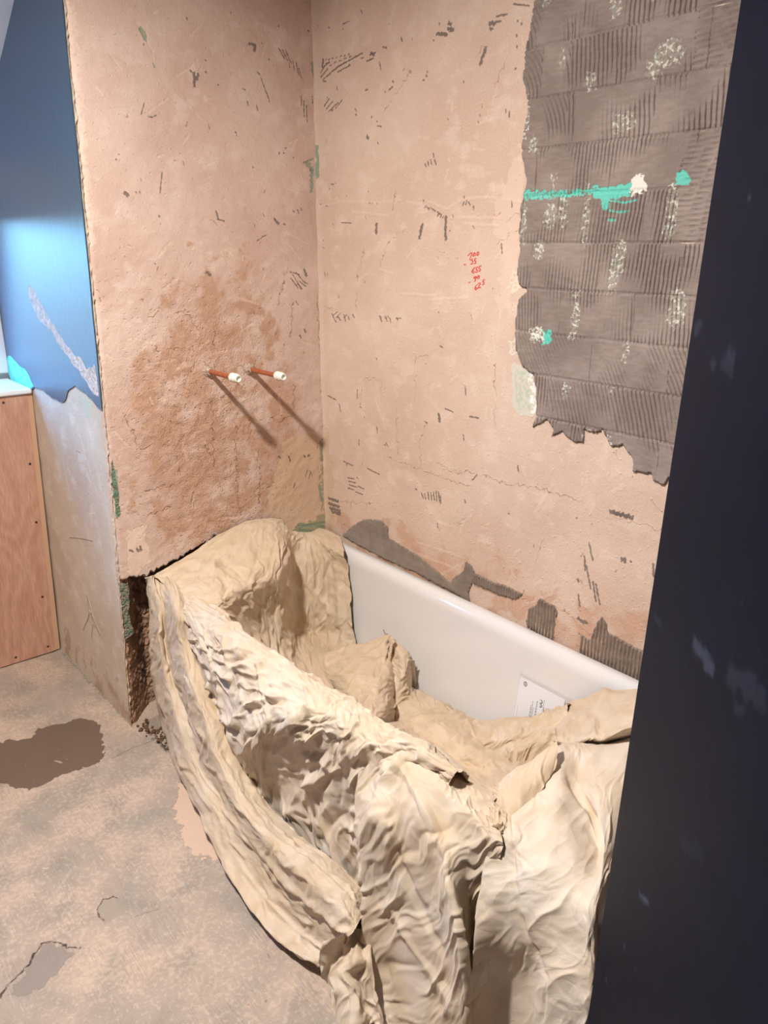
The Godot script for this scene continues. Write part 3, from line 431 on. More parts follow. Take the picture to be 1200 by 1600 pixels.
func build_walls() -> void:
	# the pipe wall: bare pink plaster, damp and rough round the pipes
	var s := Sheet.new(-0.83, 0.42, 0.0, 2.40, 720.0)
	plaster_colour(s, [Color8(210, 186, 173), Color8(201, 172, 158), Color8(218, 199, 188), Color8(176, 134, 104)], 11, func(u, v):
		return maxf(maxf(blob(u, v, -0.43, 0.86, 0.24, 0.42), blob(u, v, -0.36, 1.20, 0.24, 0.24)), maxf(blob(u, v, -0.58, 1.02, 0.12, 0.24), blob(u, v, -0.16, 0.93, 0.08, 0.14)))
	, func(u, v): return maxf(0.14, maxf(blob(u, v, -0.42, 1.0, 0.34, 0.42), blob(u, v, -0.40, 0.7, 0.3, 0.3))))
	var soft := noise(21, 24.0, 3)
	var speck := noise(22, 60.0, 2)
	s.patch(mm([-740, 673, -684, 672, -683, 613, -678, 548, -751, 512, -750, 607]), Color8(226, 202, 184), 0.85, 0.5, soft, 0.012)
	s.patch(mm([-179, 830, -149, 866, -51, 876, 2, 816, 2, 480, -135, 480, -258, 560, -222, 729]), Color8(206, 178, 146), 0.7, -0.3, soft, 0.03)
	s.patch(mm([-30, 560, 0, 560, 0, 480, -150, 480, -150, 520]), Color8(150, 150, 122), 0.7, -0.4, soft, 0.02)
	s.patch(mm([-0, 760, -22, 740, -26, 660, -14, 560, 0, 560]), Color8(138, 140, 110), 0.55, 0.0, soft, 0.016, -0.1, speck)
	s.patch(mm([-745, 2060, -715, 2060, -735, 1500, -748, 1480, -760, 1700]), Color8(228, 206, 190), 0.5, 0.2, soft, 0.01, -0.25, speck)
	draw_marks(s, TAP_MARKS_A)
	chips(s, 41, 90)
	var bend := noise(31, 3.0, 2); var knob := noise(32, 22.0, 3)
	var face := grid(160, 380, func(i, j):
		var low := hacked(lerpf(-0.785, 0.0, i / 159.0)) + knob.get_noise_1d(i * 12.0) * 0.012
		var y := lerpf(low, 2.40, j / 379.0)
		var x: float = lerpf(pier(y) - 0.001, 0.0, i / 159.0)
		var rough: float = maxf(blob(x, y, -0.42, 1.0, 0.36, 0.44), blob(x, y, -0.40, 0.7, 0.3, 0.3))
		var z: float = bend.get_noise_2d(x * 1000.0, y * 1000.0) * 0.004 + knob.get_noise_2d(x * 1000.0, y * 1000.0) * (0.0012 + 0.0016 * rough)
		var e: float = x - pier(y)
		if e < 0.012: z -= pow((0.012 - e) / 0.012, 2.0) * 0.010 + absf(knob.get_noise_2d(y * 3000.0, 7.0)) * 0.012 * (1.0 - e / 0.012)
		if j == 0: z = -0.022
		return Vector3(x, y, z), func(p): return s.uv(p.x, p.y))
	var pm := s.material()
	var bare := mottled(Color8(176, 132, 104), Color8(120, 88, 68), 2.4, 1.2, 0.95, 9)
	var w := Node3D.new(); w.name = "wall_back"; add_child(w)
	tag(w, "bare pink plaster wall with two copper pipes and damp brown stains", "wall", "", "structure")
	show_it("plaster_face", face, pm, w)
	show_it("core", boxes([[Vector3(-0.735, 0.62, -0.94), Vector3(0.0, 2.4, -0.018)], [Vector3(-0.752, 0.62, -0.94), Vector3(-0.73, 1.3, -0.018)], [Vector3(-0.70, 0.0, -0.94), Vector3(0, 0.63, -0.13)], [Vector3(-0.20, 0.40, -0.14), Vector3(0, 0.63, -0.02)]]), bare, w)
	# broken masonry where the plaster was hacked off under the rim of the tub
	var hack := noise(51, 26.0, 4, FastNoiseLite.TYPE_CELLULAR); var grit := noise(52, 70.0, 3)
	show_it("broken_masonry", grid(120, 140, func(i, j):
		var y := lerpf(-0.01, 0.625, j / 139.0)
		var x: float = lerpf(pier(y) - 0.0005, -0.19, pow(i / 119.0, 1.4))
		var e: float = x - pier(y)
		var broken := clampf((e - 0.010 + hack.get_noise_2d(y * 900.0, 40.0) * 0.012) / 0.085, 0.0, 1.0)
		var z := -0.006 - broken * 0.085
		if y > 0.54: z = minf(z, -0.024)
		if y > 0.31 and e < 0.05: z = maxf(z, -0.008 - smoothstep(0.030, 0.045, e) * 0.06)
		z += (hack.get_noise_2d(x * 1100.0, y * 1300.0) * 0.009 + grit.get_noise_2d(x * 1000.0, y * 1000.0) * 0.006) * smoothstep(0.0, 0.02, e)
		return Vector3(x, y, z)), mottled(Color8(192, 150, 120), Color8(140, 116, 98), 3.0, 0.8, 0.95, 15), w)
	show_it("green_paint", slab(ragged(PackedVector2Array([Vector2(-0.787, 0.31), Vector2(-0.760, 0.33), Vector2(-0.764, 0.40), Vector2(-0.756, 0.50), Vector2(-0.784, 0.51), Vector2(-0.784, 0.40)]), 0.008, 0.006, 4), Vector3(0, 0, -0.004), Vector3.RIGHT, Vector3.UP, Vector3(0, 0, 0.003)), mottled(Color8(104, 126, 110), Color8(172, 154, 136), 9.0, 0.8, 0.85, 17), w)
	show_it("green_paint", slab(ragged(PackedVector2Array([Vector2(-0.769, 0.72), Vector2(-0.757, 0.73), Vector2(-0.754, 0.80), Vector2(-0.760, 0.90), Vector2(-0.768, 0.87)]), 0.008, 0.004, 6), Vector3(0, 0, -0.002), Vector3.RIGHT, Vector3.UP, Vector3(0, 0, 0.004)), mottled(Color8(104, 132, 112), Color8(136, 150, 130), 9.0, 0.6, 0.85, 18), w)

	# the long wall beside the tub
	var t := Sheet.new(0.0, 0.40, 1.90, 2.40, 660.0)
	plaster_colour(t, [Color8(214, 191, 174), Color8(206, 180, 163), Color8(221, 202, 187), Color8(190, 148, 122)], 61, func(u, v): return clampf((0.66 + u * 0.02 - v) * 8.0, 0.0, 0.75), func(u, v): return 0.10 + 0.35 * clampf((1.0 - v) * 2.0, 0.0, 1.0))
	t.patch(mm([0, 900, 30, 860, 60, 640, 40, 500, 0, 500]), Color8(200, 172, 138), 0.5, 0.0, soft, 0.03)
	t.patch(mm([760, 1560, 850, 1730, 855, 1600, 850, 1390, 790, 1300, 800, 1480]), Color8(226, 200, 182), 0.6, 0.3, soft, 0.02)
	t.patch(mm([852, 1210, 905, 1210, 940, 1150, 945, 1090, 905, 1070, 860, 1090]), Color8(208, 206, 194), 0.9, -0.6, soft, 0.012)
	t.patch(mm([866, 1190, 910, 1200, 940, 1150, 940, 1095, 900, 1085, 872, 1110]), Color8(176, 192, 174), 0.55, 0.2, soft, 0.014, 0.0, speck)
	t.patch(mm([900, 1205, 935, 1200, 946, 1150, 942, 1085, 925, 1090, 915, 1150]), Color8(236, 234, 228), 0.9, 0.4, soft, 0.014, -0.1, speck)
	t.patch(mm([836, 1260, 880, 1270, 885, 1230, 850, 1220]), Color8(222, 214, 200), 0.8, -0.5, soft, 0.012, -0.1, speck)
	t.patch(mm([828, 1370, 878, 1400, 885, 1440, 845, 1440, 820, 1400]), Color8(226, 216, 196), 0.8, -0.5, soft, 0.014, -0.15, speck)
	t.patch(mm([0, 1790, 12, 1790, 14, 1700, 0, 1690]), GREEN_PAINT, 0.8, -0.4, soft, 0.008)
	draw_marks(t, TUB_WALL_MARKS_A); draw_marks(t, TUB_WALL_MARKS_B);
	chips(t, 43, 160)
	var roll := noise(33, 2.5, 2); var dent := noise(34, 16.0, 3)
	var w2 := Node3D.new(); w2.name = "wall_right"; add_child(w2)
	tag(w2, "long pink plaster wall above the tub with grey ridged tile adhesive", "wall", "", "structure")
	show_it("plaster_face", grid(200, 230, func(i, j):
		var z := lerpf(-0.005, 1.90, i / 199.0); var y := lerpf(0.40, 2.40, j / 229.0)
		var x: float = 0.001 + roll.get_noise_2d(z * 1000.0, y * 1000.0) * 0.003 + dent.get_noise_2d(z * 1000.0, y * 1000.0) * 0.0012
		x -= smoothstep(0.012, 0.0, z) * 0.006
		return Vector3(x, y, z), func(p): return t.uv(p.z, p.y), true), t.material(), w2)
	show_it("core", boxes([[Vector3(0.012, 0, -0.94), Vector3(0.16, 2.45, 3.1)]]), bare, w2)
	show_it("lower_band", boxes([[Vector3(0.008, 0, -0.10), Vector3(0.02, 0.46, 1.9)]]), bare, w2)
	build_adhesive(w2)

func chips(s: Sheet, rng_seed: int, n: int) -> void:       # stray specks of adhesive, nail holes and knocks
	var r := RandomNumberGenerator.new(); r.seed = rng_seed
	var rag := noise(rng_seed, 120.0, 2)
	for k in n:
		var p := Vector2(s.u0 + r.randf() * s.w / s.k, s.v1 - r.randf() * s.h / s.k)
		var q := p + Vector2(r.randf_range(-0.006, 0.006), r.randf_range(-0.012, 0.012))
		match r.randi() % 4:
			0: s.stroke(PackedVector2Array([p, p + (q - p) * 0.3]), r.randf_range(0.002, 0.004), GREY_ADHESIVE, 0.8, -0.4, rag)
			1: s.stroke(PackedVector2Array([p, q]), 0.003, DARK_CRACK, 0.6, -0.9, rag)
			_: s.stroke(PackedVector2Array([p, q + (q - p) * r.randf() * 2.0]), r.randf_range(0.003, 0.008), PALE_SCRAPE, 0.5, -0.5, rag)

# ---- grey tile adhesive: combed courses 105 mm high ------------------------------------------------------------------

func ridges(z: float, y: float, tile_n: FastNoiseLite, warp: FastNoiseLite) -> float:
	var c := (y - 1.082) / 0.1045
	var course := floorf(c)
	var fy := c - course
	var shift := fmod(absf(course), 2.0) * 0.1
	var tile := floorf((z + shift) / 0.2)
	var key := course * 17.3 + tile * 5.1
	var on := tile_n.get_noise_2d(z * 1000.0 + key * 90.0, y * 700.0)
	var wob := warp.get_noise_2d(z * 1000.0, y * 1000.0) * 0.002
	var slant := sin(key * 3.7) * 0.10
	var q := z + wob + (fy - 0.5) * 0.1045 * slant
	var arc := false
	if course >= 6 and z < 0.98:                   # the trowel swung round near the left edge
		q = Vector2(z - 0.80, y - (1.082 + 0.1045 * (course + 0.05))).length() + wob; arc = true
	elif course <= 1 and z > 0.98 - course * 0.1:    # long slanting passes lower down
		q = z * 0.86 + (y - 1.1) * (0.5 if course == 1.0 else 0.28) + wob
	elif z > 1.272 + wob * 4.0 and (course >= 7 or course == 5 or course == 4):
		q = y - pow(maxf(z - 1.27, 0.0), 2.0) * 1.2 + wob
		on = 0.5
	var ph := q / (0.0112 if course >= 6 else 0.0098)
	var f := absf(ph - roundf(ph)) * 2.0             # 0 at a groove, 1 on a ridge
	var groove := smoothstep(0.36, 0.10, f)
	var amp := clampf(0.60 + on * 2.8, 0.04, 1.0)
	var h := 0.0048 - groove * 0.0035 * amp + (ph - floorf(ph) - 0.5) * 0.0016 * amp
	var edge := minf(fy, 1.0 - fy) * 0.1045          # joint lines between the old tiles
	h -= smoothstep(0.0026, 0.0008, edge) * 0.0036
	h += smoothstep(0.006, 0.0025, edge) * smoothstep(0.0008, 0.0025, edge) * 0.0014 * clampf(0.5 + warp.get_noise_2d(z * 9000.0, y * 9000.0) * 2.0, 0.0, 1.0)
	var side := absf(fmod(z + shift + wob * 2.0 + 2.0, 0.2) - 0.0)
	h -= smoothstep(0.002, 0.0007, side) * 0.0028 * clampf(tile_n.get_noise_2d(key * 300.0, y * 2000.0) * 3.0 + 0.5, 0.0, 1.0)
	return h

func comb_mesh(outline: PackedVector2Array, lo: Vector2, hi: Vector2, step_z: float, step_y: float, height: Callable) -> ArrayMesh:
	var nu := int((hi.x - lo.x) / step_z) + 1
	var nv := int((hi.y - lo.y) / step_y) + 1
	var pos := PackedVector3Array(); pos.resize(nu * nv)
	var inside := PackedByteArray(); inside.resize(nu * nv)
	for j in nv:
		for i in nu:
			var p := Vector2(lo.x + i * step_z, lo.y + j * step_y)
			var k := 1 if Geometry2D.is_point_in_polygon(p, outline) else 0
			inside[j * nu + i] = k
			pos[j * nu + i] = Vector3(-(height.call(p.x, p.y) as float) if k else 0.004, p.y, p.x)
	var nor := PackedVector3Array(); nor.resize(nu * nv)
	var uvs := PackedVector2Array(); uvs.resize(nu * nv)
	var idx := PackedInt32Array()
	for j in nv:
		for i in nu:
			var a := pos[j * nu + mini(i + 1, nu - 1)] - pos[j * nu + maxi(i - 1, 0)]
			var b := pos[mini(j + 1, nv - 1) * nu + i] - pos[maxi(j - 1, 0) * nu + i]
			nor[j * nu + i] = b.cross(a).normalized()
			if nor[j * nu + i].x > 0.0: nor[j * nu + i] *= -1.0
			uvs[j * nu + i] = Vector2(float(i) / (nu - 1), 1.0 - float(j) / (nv - 1))
			if i + 1 < nu and j + 1 < nv:
				var q := j * nu + i
				if inside[q] + inside[q + 1] + inside[q + nu] + inside[q + nu + 1] > 0:
					idx.append_array(PackedInt32Array([q, q + nu, q + 1, q + 1, q + nu, q + nu + 1]))
	var arr := []; arr.resize(Mesh.ARRAY_MAX)
	arr[Mesh.ARRAY_VERTEX] = pos; arr[Mesh.ARRAY_NORMAL] = nor; arr[Mesh.ARRAY_TEX_UV] = uvs; arr[Mesh.ARRAY_INDEX] = idx
	var me := ArrayMesh.new(); me.add_surface_from_arrays(Mesh.PRIMITIVE_TRIANGLES, arr)
	return me

func build_adhesive(w: Node3D) -> void:
	var lo := Vector2(0.82, 0.97); var hi := Vector2(1.62, 2.30)
	var pts := mm(ADHESIVE_EDGE)
	pts.append(Vector2(1.42, 0.98)); pts.append(Vector2(1.60, 0.99)); pts.append(Vector2(1.61, 2.29)); pts.append(Vector2(0.87, 2.29))
	pts = ragged(pts, 0.009, 0.005, 71)
	var s := Sheet.new(lo.x, lo.y, hi.x, hi.y, 640.0)
	var fa := s.field(noise(81, 5.0, 3)); var fb := s.field(noise(82, 90.0, 3), 4.0, 1.0); var ff := s.field(noise(83, 240.0, 2))
	var K := 1.0 / 127.5
	for i in s.w * s.h:
		var n := ff[i] * K - 1.0; var bb := fb[i] * K - 1.0
		var t := clampf(0.45 + fa[i] * K - 1.0 + bb * 0.5, 0.0, 1.0) * 22.0
		var g := 1.0 + n * 0.05
		s.col[i * 3] = int((132.0 + t) * g); s.col[i * 3 + 1] = int((119.0 + t) * g); s.col[i * 3 + 2] = int((112.0 + t) * g)
		s.hgt[i] = 0.5 + n * 0.012 + bb * 0.02 + (0.010 if (i / s.w) % 3 == 0 else 0.0)
	var soft := noise(24, 60.0, 3); var speck := noise(25, 110.0, 3); var crumb := noise(29, 75.0, 3)
	var mint := Color8(172, 178, 164); var white := Color8(232, 232, 222); var aqua := Color8(104, 206, 190)
	# where the adhesive tore off and old paint shows: centre z, y, half width, half height
	for q in [[0.898, 2.025, 0.016, 0.035], [1.085, 1.985, 0.018, 0.05], [1.168, 1.98, 0.026, 0.03], [1.22, 1.855, 0.034, 0.026], [1.19, 1.835, 0.02, 0.022], [0.955, 1.887, 0.008, 0.03], [0.889, 1.72, 0.013, 0.025], [0.955, 1.635, 0.010, 0.02], [1.035, 1.83, 0.016, 0.02],
		[0.872, 1.55, 0.009, 0.06], [0.95, 1.56, 0.02, 0.03], [0.99, 1.57, 0.013, 0.04], [1.052, 1.56, 0.009, 0.07], [1.262, 1.56, 0.014, 0.06], [0.925, 1.485, 0.018, 0.022], [1.14, 1.45, 0.013, 0.055], [1.155, 1.47, 0.012, 0.04], [1.30, 1.37, 0.022, 0.045], [1.045, 1.345, 0.012, 0.06], [0.935, 1.29, 0.014, 0.018], [1.19, 1.27, 0.010, 0.03],
		[1.035, 1.16, 0.013, 0.022], [1.16, 1.175, 0.007, 0.010], [1.155, 1.055, 0.022, 0.02], [1.105, 1.065, 0.012, 0.016], [1.035, 1.29, 0.007, 0.008], [1.13, 1.74, 0.03, 0.02], [0.862, 1.78, 0.008, 0.05]]:
		var ring := PackedVector2Array()
		for k in 14: ring.append(Vector2(q[0] + cos(TAU * k / 14) * q[2], q[1] + sin(TAU * k / 14) * q[3]))
		s.patch(ring, mint, 0.45, -0.9, soft, 0.020, -0.25, speck)
		s.patch(ring, white, 0.7, 0.3, soft, 0.016, 0.22, crumb)
	s.patch(mm([862, 1622, 1000, 1612, 1080, 1620, 1085, 1604, 1000, 1600, 866, 1598]), aqua, 0.95, -0.9, soft, 0.010, -0.3, speck)
	s.patch(mm([1060, 1612, 1165, 1622, 1160, 1598, 1118, 1590, 1066, 1596]), aqua, 0.95, -0.9, soft, 0.006)
	s.patch(mm([1090, 1604, 1112, 1604, 1108, 1570, 1092, 1575]), aqua, 0.9, -0.6, soft, 0.008)
	s.patch(mm([1158, 1630, 1185, 1638, 1205, 1606, 1165, 1594]), white, 0.95, -0.6, soft, 0.010)
	s.patch(mm([1266, 1636, 1290, 1640, 1296, 1612, 1264, 1612]), aqua, 0.9, -0.7, soft, 0.006)
	s.patch(mm([948, 1298, 976, 1300, 980, 1270, 958, 1262]), aqua, 0.95, -0.7, soft, 0.010)
	s.patch(mm([905, 1300, 955, 1305, 958, 1268, 920, 1265]), white, 0.9, -0.6, soft, 0.016, -0.1, speck)
	var rag := noise(26, 90.0, 2)
	s.stroke(mm([1112, 1588, 1150, 1583, 1178, 1587]), 0.004, aqua, 0.9, -0.4, rag); s.stroke(mm([1114, 1568, 1140, 1564, 1160, 1566]), 0.004, aqua, 0.85, -0.4, rag); s.stroke(mm([1112, 1549, 1130, 1548]), 0.005, aqua, 0.85, -0.4, rag)
	var tn := noise(84, 6.0, 2); var wn := noise(85, 12.0, 3); var ln := noise(86, 70.0, 2)
	var torn := noise(87, 14.0, 3)
	var m := s.material(0.35, 0.7)
	show_it("tile_adhesive", comb_mesh(pts, lo, hi, 0.0011, 0.0034, func(z, y):
		return 0.001 + ridges(z, y, tn, wn) + ln.get_noise_2d(z * 1000.0, y * 1000.0) * 0.0005 - clampf(torn.get_noise_2d(z * 1000.0, y * 1000.0) * 6.0 - 2.2, 0.0, 1.0) * 0.0012), m, w)
	var m2 := mottled(Color8(128, 114, 104), Color8(150, 136, 124), 3.0, 0.25, 0.8, 28)
	var n := 0
	for q in [STRIP_A, STRIP_B, STRIP_C]:
		var o := ragged(mm(q), 0.007, 0.004, 90 + n)
		var l := o[0]; var h := o[0]
		for p in o: l = l.min(p); h = h.max(p)
		n += 1
		show_it("adhesive_strip", comb_mesh(o, l - Vector2(0.004, 0.004), h + Vector2(0.004, 0.004), 0.0016, 0.0028, func(z, y):
			var slope: float = 0.30 if z < 0.75 else 0.0
			var ph: float = (z + (y - 0.5) * slope + wn.get_noise_2d(z * 1000.0, y * 1000.0) * 0.003) / (0.0105 if z > 0.9 else 0.0088)
			return 0.0035 + cos(ph * TAU) * (0.0028 if z > 0.9 else 0.0036) + ln.get_noise_2d(z * 1000.0, y * 1000.0) * 0.0008), m2, w)

# ---- the window alcove -------------------------------------------------------------------------------------------------

func alcove_point(z: float, y: float, out := 0.0) -> Vector3: return Vector3(pier(y) - out, y, z)

func film(pts: PackedVector2Array, thick: float, lift: float) -> ArrayMesh:     # a coat of paint on the alcove wall, outline in (z, y)
	var st := SurfaceTool.new(); st.begin(Mesh.PRIMITIVE_TRIANGLES); st.set_smooth_group(-1)
	var idx := Geometry2D.triangulate_polygon(pts)
	for i in range(0, idx.size(), 3):
		var q := []
		for k in 3: q.append(alcove_point(pts[idx[i + k]].x, pts[idx[i + k]].y, lift + thick))
		tri(st, q[0], q[1], q[2], Vector3.LEFT)
	var cw := Geometry2D.is_polygon_clockwise(pts)
	for i in pts.size():
		var a := pts[i]; var b := pts[(i + 1) % pts.size()]
		var side := Vector2(b.y - a.y, a.x - b.x) * (-1.0 if cw else 1.0)
		quad(st, alcove_point(a.x, a.y, lift), alcove_point(b.x, b.y, lift), alcove_point(b.x, b.y, lift + thick), alcove_point(a.x, a.y, lift + thick), Vector3(0, side.y, side.x))
	st.generate_normals()
	return st.commit()

func build_alcove() -> void:
	var w := Node3D.new(); w.name = "wall_alcove"; add_child(w)
	tag(w, "side wall of the window alcove, navy paint above bare pale plaster", "wall", "", "structure")
	var s := Sheet.new(-1.0, -0.02, 0.01, 2.30, 420.0)
	plaster_colour(s, [Color8(214, 203, 186), Color8(204, 189, 170), Color8(226, 219, 206), Color8(168, 140, 120)], 101, func(u, v): return clampf((0.16 - v) * 6.0, 0.0, 0.6), func(u, v): return 0.12 + 0.5 * clampf((u + 0.03) * 30.0, 0.0, 1.0))
	var soft := noise(21, 24.0, 3); var rag := noise(27, 90.0, 2)
	s.stroke(mm([-447, 528, -330, 560, -200, 590]), 0.003, Color8(150, 128, 112), 0.8, -1.2, rag)
	for q in [[-311, 357, -308, 284, -385, 200], [-311, 357, -274, 289, -219, 249], [-281, 259, -306, 200], [-300, 300, -335, 250], [-290, 300, -262, 262]]:
		s.stroke(mm(q), 0.010, Color8(224, 212, 200), 0.9, -1.6, rag); s.stroke(mm(q), 0.003, Color8(128, 106, 92), 0.8, -2.0, rag)
	s.stroke(mm([-269, 877, -227, 876]), 0.003, Color8(150, 132, 120), 0.7, -1.0, rag)
	for q in [[-60, 820, -40, 700, -30, 500], [-200, 900, -120, 760], [-150, 640, -100, 500], [-420, 800, -380, 700], [-100, 250, -60, 120], [-240, 960, -190, 860]]:
		s.stroke(mm(q), 0.008, Color8(222, 214, 206), 0.6, -0.5, rag)
	s.patch(mm([-200, 1060, -120, 1075, -90, 1050, -110, 1000, -170, 1000]), Color8(170, 206, 190), 0.5, 0.0, soft, 0.02, 0.0, noise(22, 60.0, 2))
	var bend := noise(103, 4.0, 3); var knob := noise(104, 30.0, 3)
	show_it("plaster_face", grid(120, 240, func(i, j):
		var z := lerpf(-0.97, 0.0, i / 119.0); var y := lerpf(-0.02, 2.28, j / 239.0)
		var o: float = bend.get_noise_2d(z * 1000.0, y * 1000.0) * 0.0025
		if z > -0.02: o -= absf(knob.get_noise_2d(y * 3000.0, z * 1000.0)) * 0.010 * (z + 0.02) / 0.02
		return alcove_point(z, y, o), func(p): return s.uv(p.z, p.y), true), s.material(), w)
	# navy paint, flaked away at its lower edge
	var navy := plain(Color8(52, 82, 108), 0.42, 0.6)
	navy.clearcoat_enabled = true; navy.clearcoat = 0.35; navy.clearcoat_roughness = 0.32
	var bn := NoiseTexture2D.new(); bn.width = 512; bn.height = 512; bn.seamless = true; bn.noise = noise(111, 16.0, 3)
	navy.heightmap_enabled = true; navy.heightmap_texture = bn; navy.heightmap_scale = 0.045
	navy.uv1_triplanar = true; navy.uv1_world_triplanar = true; navy.uv1_scale = Vector3(3.0, 1.2, 4.5)
	var low := mm([-967, 1012, -900, 1006, -692, 1004, -633, 1028, -528, 1032, -497, 1027, -428, 1020, -368, 1015, -345, 1016, -305, 1039, -275, 1067, -208, 1089, -140, 1084, -78, 1069, -19, 1050])
	var coat := ragged(low, 0.02, 0.006, 113)
	coat.resize(coat.size() - int(low[low.size() - 1].distance_to(low[0]) / 0.02))
	coat.append(Vector2(-0.004, 1.05))
	for k in 12: coat.append(Vector2(-0.004 + 0.002 * sin(k * 2.3), 1.1 + k * 0.1065))
	coat.append(Vector2(-0.96, 2.28))
	show_it("navy_paint", film(coat, 0.0025, 0.002), navy, w)
	var turq := ragged(mm([-926, 1096, -882, 1112, -841, 1105, -778, 1089, -720, 1082, -677, 1063, -643, 1038, -633, 1028, -692, 1008, -900, 1008, -933, 1043]), 0.02, 0.008, 115)
	show_it("turquoise_paint", film(turq, 0.0012, 0.0042), mottled(Color8(110, 214, 206), Color8(140, 226, 222), 4.0, 0.2, 0.7, 33), w)
	var scrape := ragged(mm([-609, 1421, -572, 1409, -532, 1375, -458, 1331, -389, 1280, -297, 1233, -198, 1189, -137, 1180, -94, 1148, -25, 1178, -17, 1135, -20, 1084, -57, 1093, -130, 1129, -208, 1157, -298, 1194, -378, 1242, -482, 1266, -544, 1310, -587, 1373]), 0.014, 0.008, 117)
	show_it("filler_smear", film(scrape, 0.0015, 0.0042), mottled(Color8(214, 206, 202), Color8(190, 182, 182), 5.0, 0.4, 0.9, 35), w)

	# sloping soffit over the alcove and the lintel above the window
	var white := mottled(Color8(238, 240, 242), Color8(228, 231, 234), 1.5, 0.2, 0.85, 37)
	var soff := boxes([[Vector3(-2.75, -0.0, -1.10), Vector3(-0.70, 0.10, 0.0)]])
	var so := tag(show_it("ceiling_slope", soff, white), "white sloping soffit above the window alcove", "ceiling", "", "structure") as MeshInstance3D
	so.position = Vector3(0, 2.350, 0.0); so.rotation.x = -atan(0.597)
	tag(show_it("trim_1", boxes([[Vector3(-2.75, 2.345, -0.03), Vector3(-0.70, 2.37, 0.0)]]), white), "white plastered fascia above the alcove opening", "trim", "", "structure")
	var ww := Node3D.new(); ww.name = "wall_window"; add_child(ww)
	tag(ww, "outer wall around the alcove window", "wall", "", "structure")
	show_it("lintel", boxes([[Vector3(-2.75, 1.66, -1.06), Vector3(-0.70, 2.05, -0.95)]]), white, ww)
	show_it("below_sill", boxes([[Vector3(-2.75, -0.1, -1.06), Vector3(-0.70, 0.985, -0.95)]]), white, ww)
	show_it("jamb", boxes([[Vector3(-2.75, 0.9, -1.06), Vector3(-2.1, 1.7, -0.95)]]), white, ww)
	tag(show_it("wall_alcove_left", boxes([[Vector3(-2.30, 0, -1.06), Vector3(-2.16, 2.1, 0.0)], [Vector3(-2.75, 0, -0.12), Vector3(-2.2, 2.4, 0.0)]]), mottled(Color8(214, 186, 168), Color8(196, 164, 144), 0.7, 0.3, 0.92, 5)), "bare plaster cheek on the far side of the window alcove", "wall", "", "structure")

	# white window: outer frame, mullion, sashes, panes
	var win := Node3D.new(); win.name = "window_1"; add_child(win)
	tag(win, "white framed window at the back of the alcove", "window", "", "structure")
	var pvc := plain(Color(0.88, 0.89, 0.90), 0.35, 0.5)
	var L := -2.10; var R := -0.765; var B := 1.0; var T := 1.66
	show_it("frame", boxes([[Vector3(L, B, -1.0), Vector3(L + 0.05, T, -0.93)], [Vector3(R - 0.05, B, -1.0), Vector3(R, T, -0.93)], [Vector3(L, T - 0.05, -1.0), Vector3(R, T, -0.93)], [Vector3(L, B, -1.0), Vector3(R, B + 0.05, -0.93)], [Vector3(-1.46, B, -1.0), Vector3(-1.40, T, -0.93)]], 0.006), pvc, win)
	var glass := plain(Color(0.95, 0.98, 1.0, 0.06), 0.02, 0.5); glass.transparency = BaseMaterial3D.TRANSPARENCY_ALPHA
	for q in [[L + 0.05, -1.46], [-1.40, R - 0.05]]:
		show_it("sash", boxes([[Vector3(q[0], B + 0.05, -0.99), Vector3(q[0] + 0.03, T - 0.05, -0.945)], [Vector3(q[1] - 0.03, B + 0.05, -0.99), Vector3(q[1], T - 0.05, -0.945)], [Vector3(q[0], T - 0.08, -0.99), Vector3(q[1], T - 0.05, -0.945)], [Vector3(q[0], B + 0.05, -0.99), Vector3(q[1], B + 0.08, -0.945)]], 0.004), pvc, win)
		show_it("pane", boxes([[Vector3(q[0] + 0.03, B + 0.08, -0.97), Vector3(q[1] - 0.03, T - 0.08, -0.966)]]), glass, win)

	# plywood box below the sill
	var wood := wood_material()
	var p := thing("plywood_panel", Vector3.ZERO, "reddish plywood panel closing the space under the white window sill", "panel")
	var ply := slab(PackedVector2Array([Vector2(-2.158, 0.0), Vector2(-0.832, 0.004), Vector2(-0.790, 1.002), Vector2(-2.158, 1.002)]), Vector3(0, 0, -0.683), Vector3.RIGHT, Vector3.UP, Vector3(0, 0, 0.018), func(q): return Vector2(q.x * 0.7, -q.y * 0.7))
	show_it("board", ply, wood, p)
	show_it("edge_batten", slab(PackedVector2Array([Vector2(-0.831, 0.004), Vector2(-0.812, 0.004), Vector2(-0.772, 1.004), Vector2(-0.789, 1.004)]), Vector3(0, 0, -0.692), Vector3.RIGHT, Vector3.UP, Vector3(0, 0, 0.024)), plain(Color8(204, 166, 136), 0.7), p)
	for q in [[-0.870, 0.982], [-0.816, 0.754], [-0.826, 0.534], [-0.846, 0.239], [-0.855, 0.03], [-0.973, 0.026]]:
		show_it("screw", lathe(PackedVector2Array([Vector2(0.0045, 0), Vector2(0.0045, 0.0012), Vector2(0.002, 0.0018), Vector2(0.0001, 0.0006)]), Basis(Vector3.RIGHT, PI / 2), Vector3(q[0], q[1], -0.665), 10), plain(Color8(70, 48, 40), 0.5), p)
	tag(show_it("windowsill", boxes([[Vector3(-2.158, 1.004, -0.945), Vector3(-0.775, 1.022, -0.652)]], 0.004), plain(Color8(236, 240, 240), 0.45)), "white window sill board on top of the plywood panel", "sill")

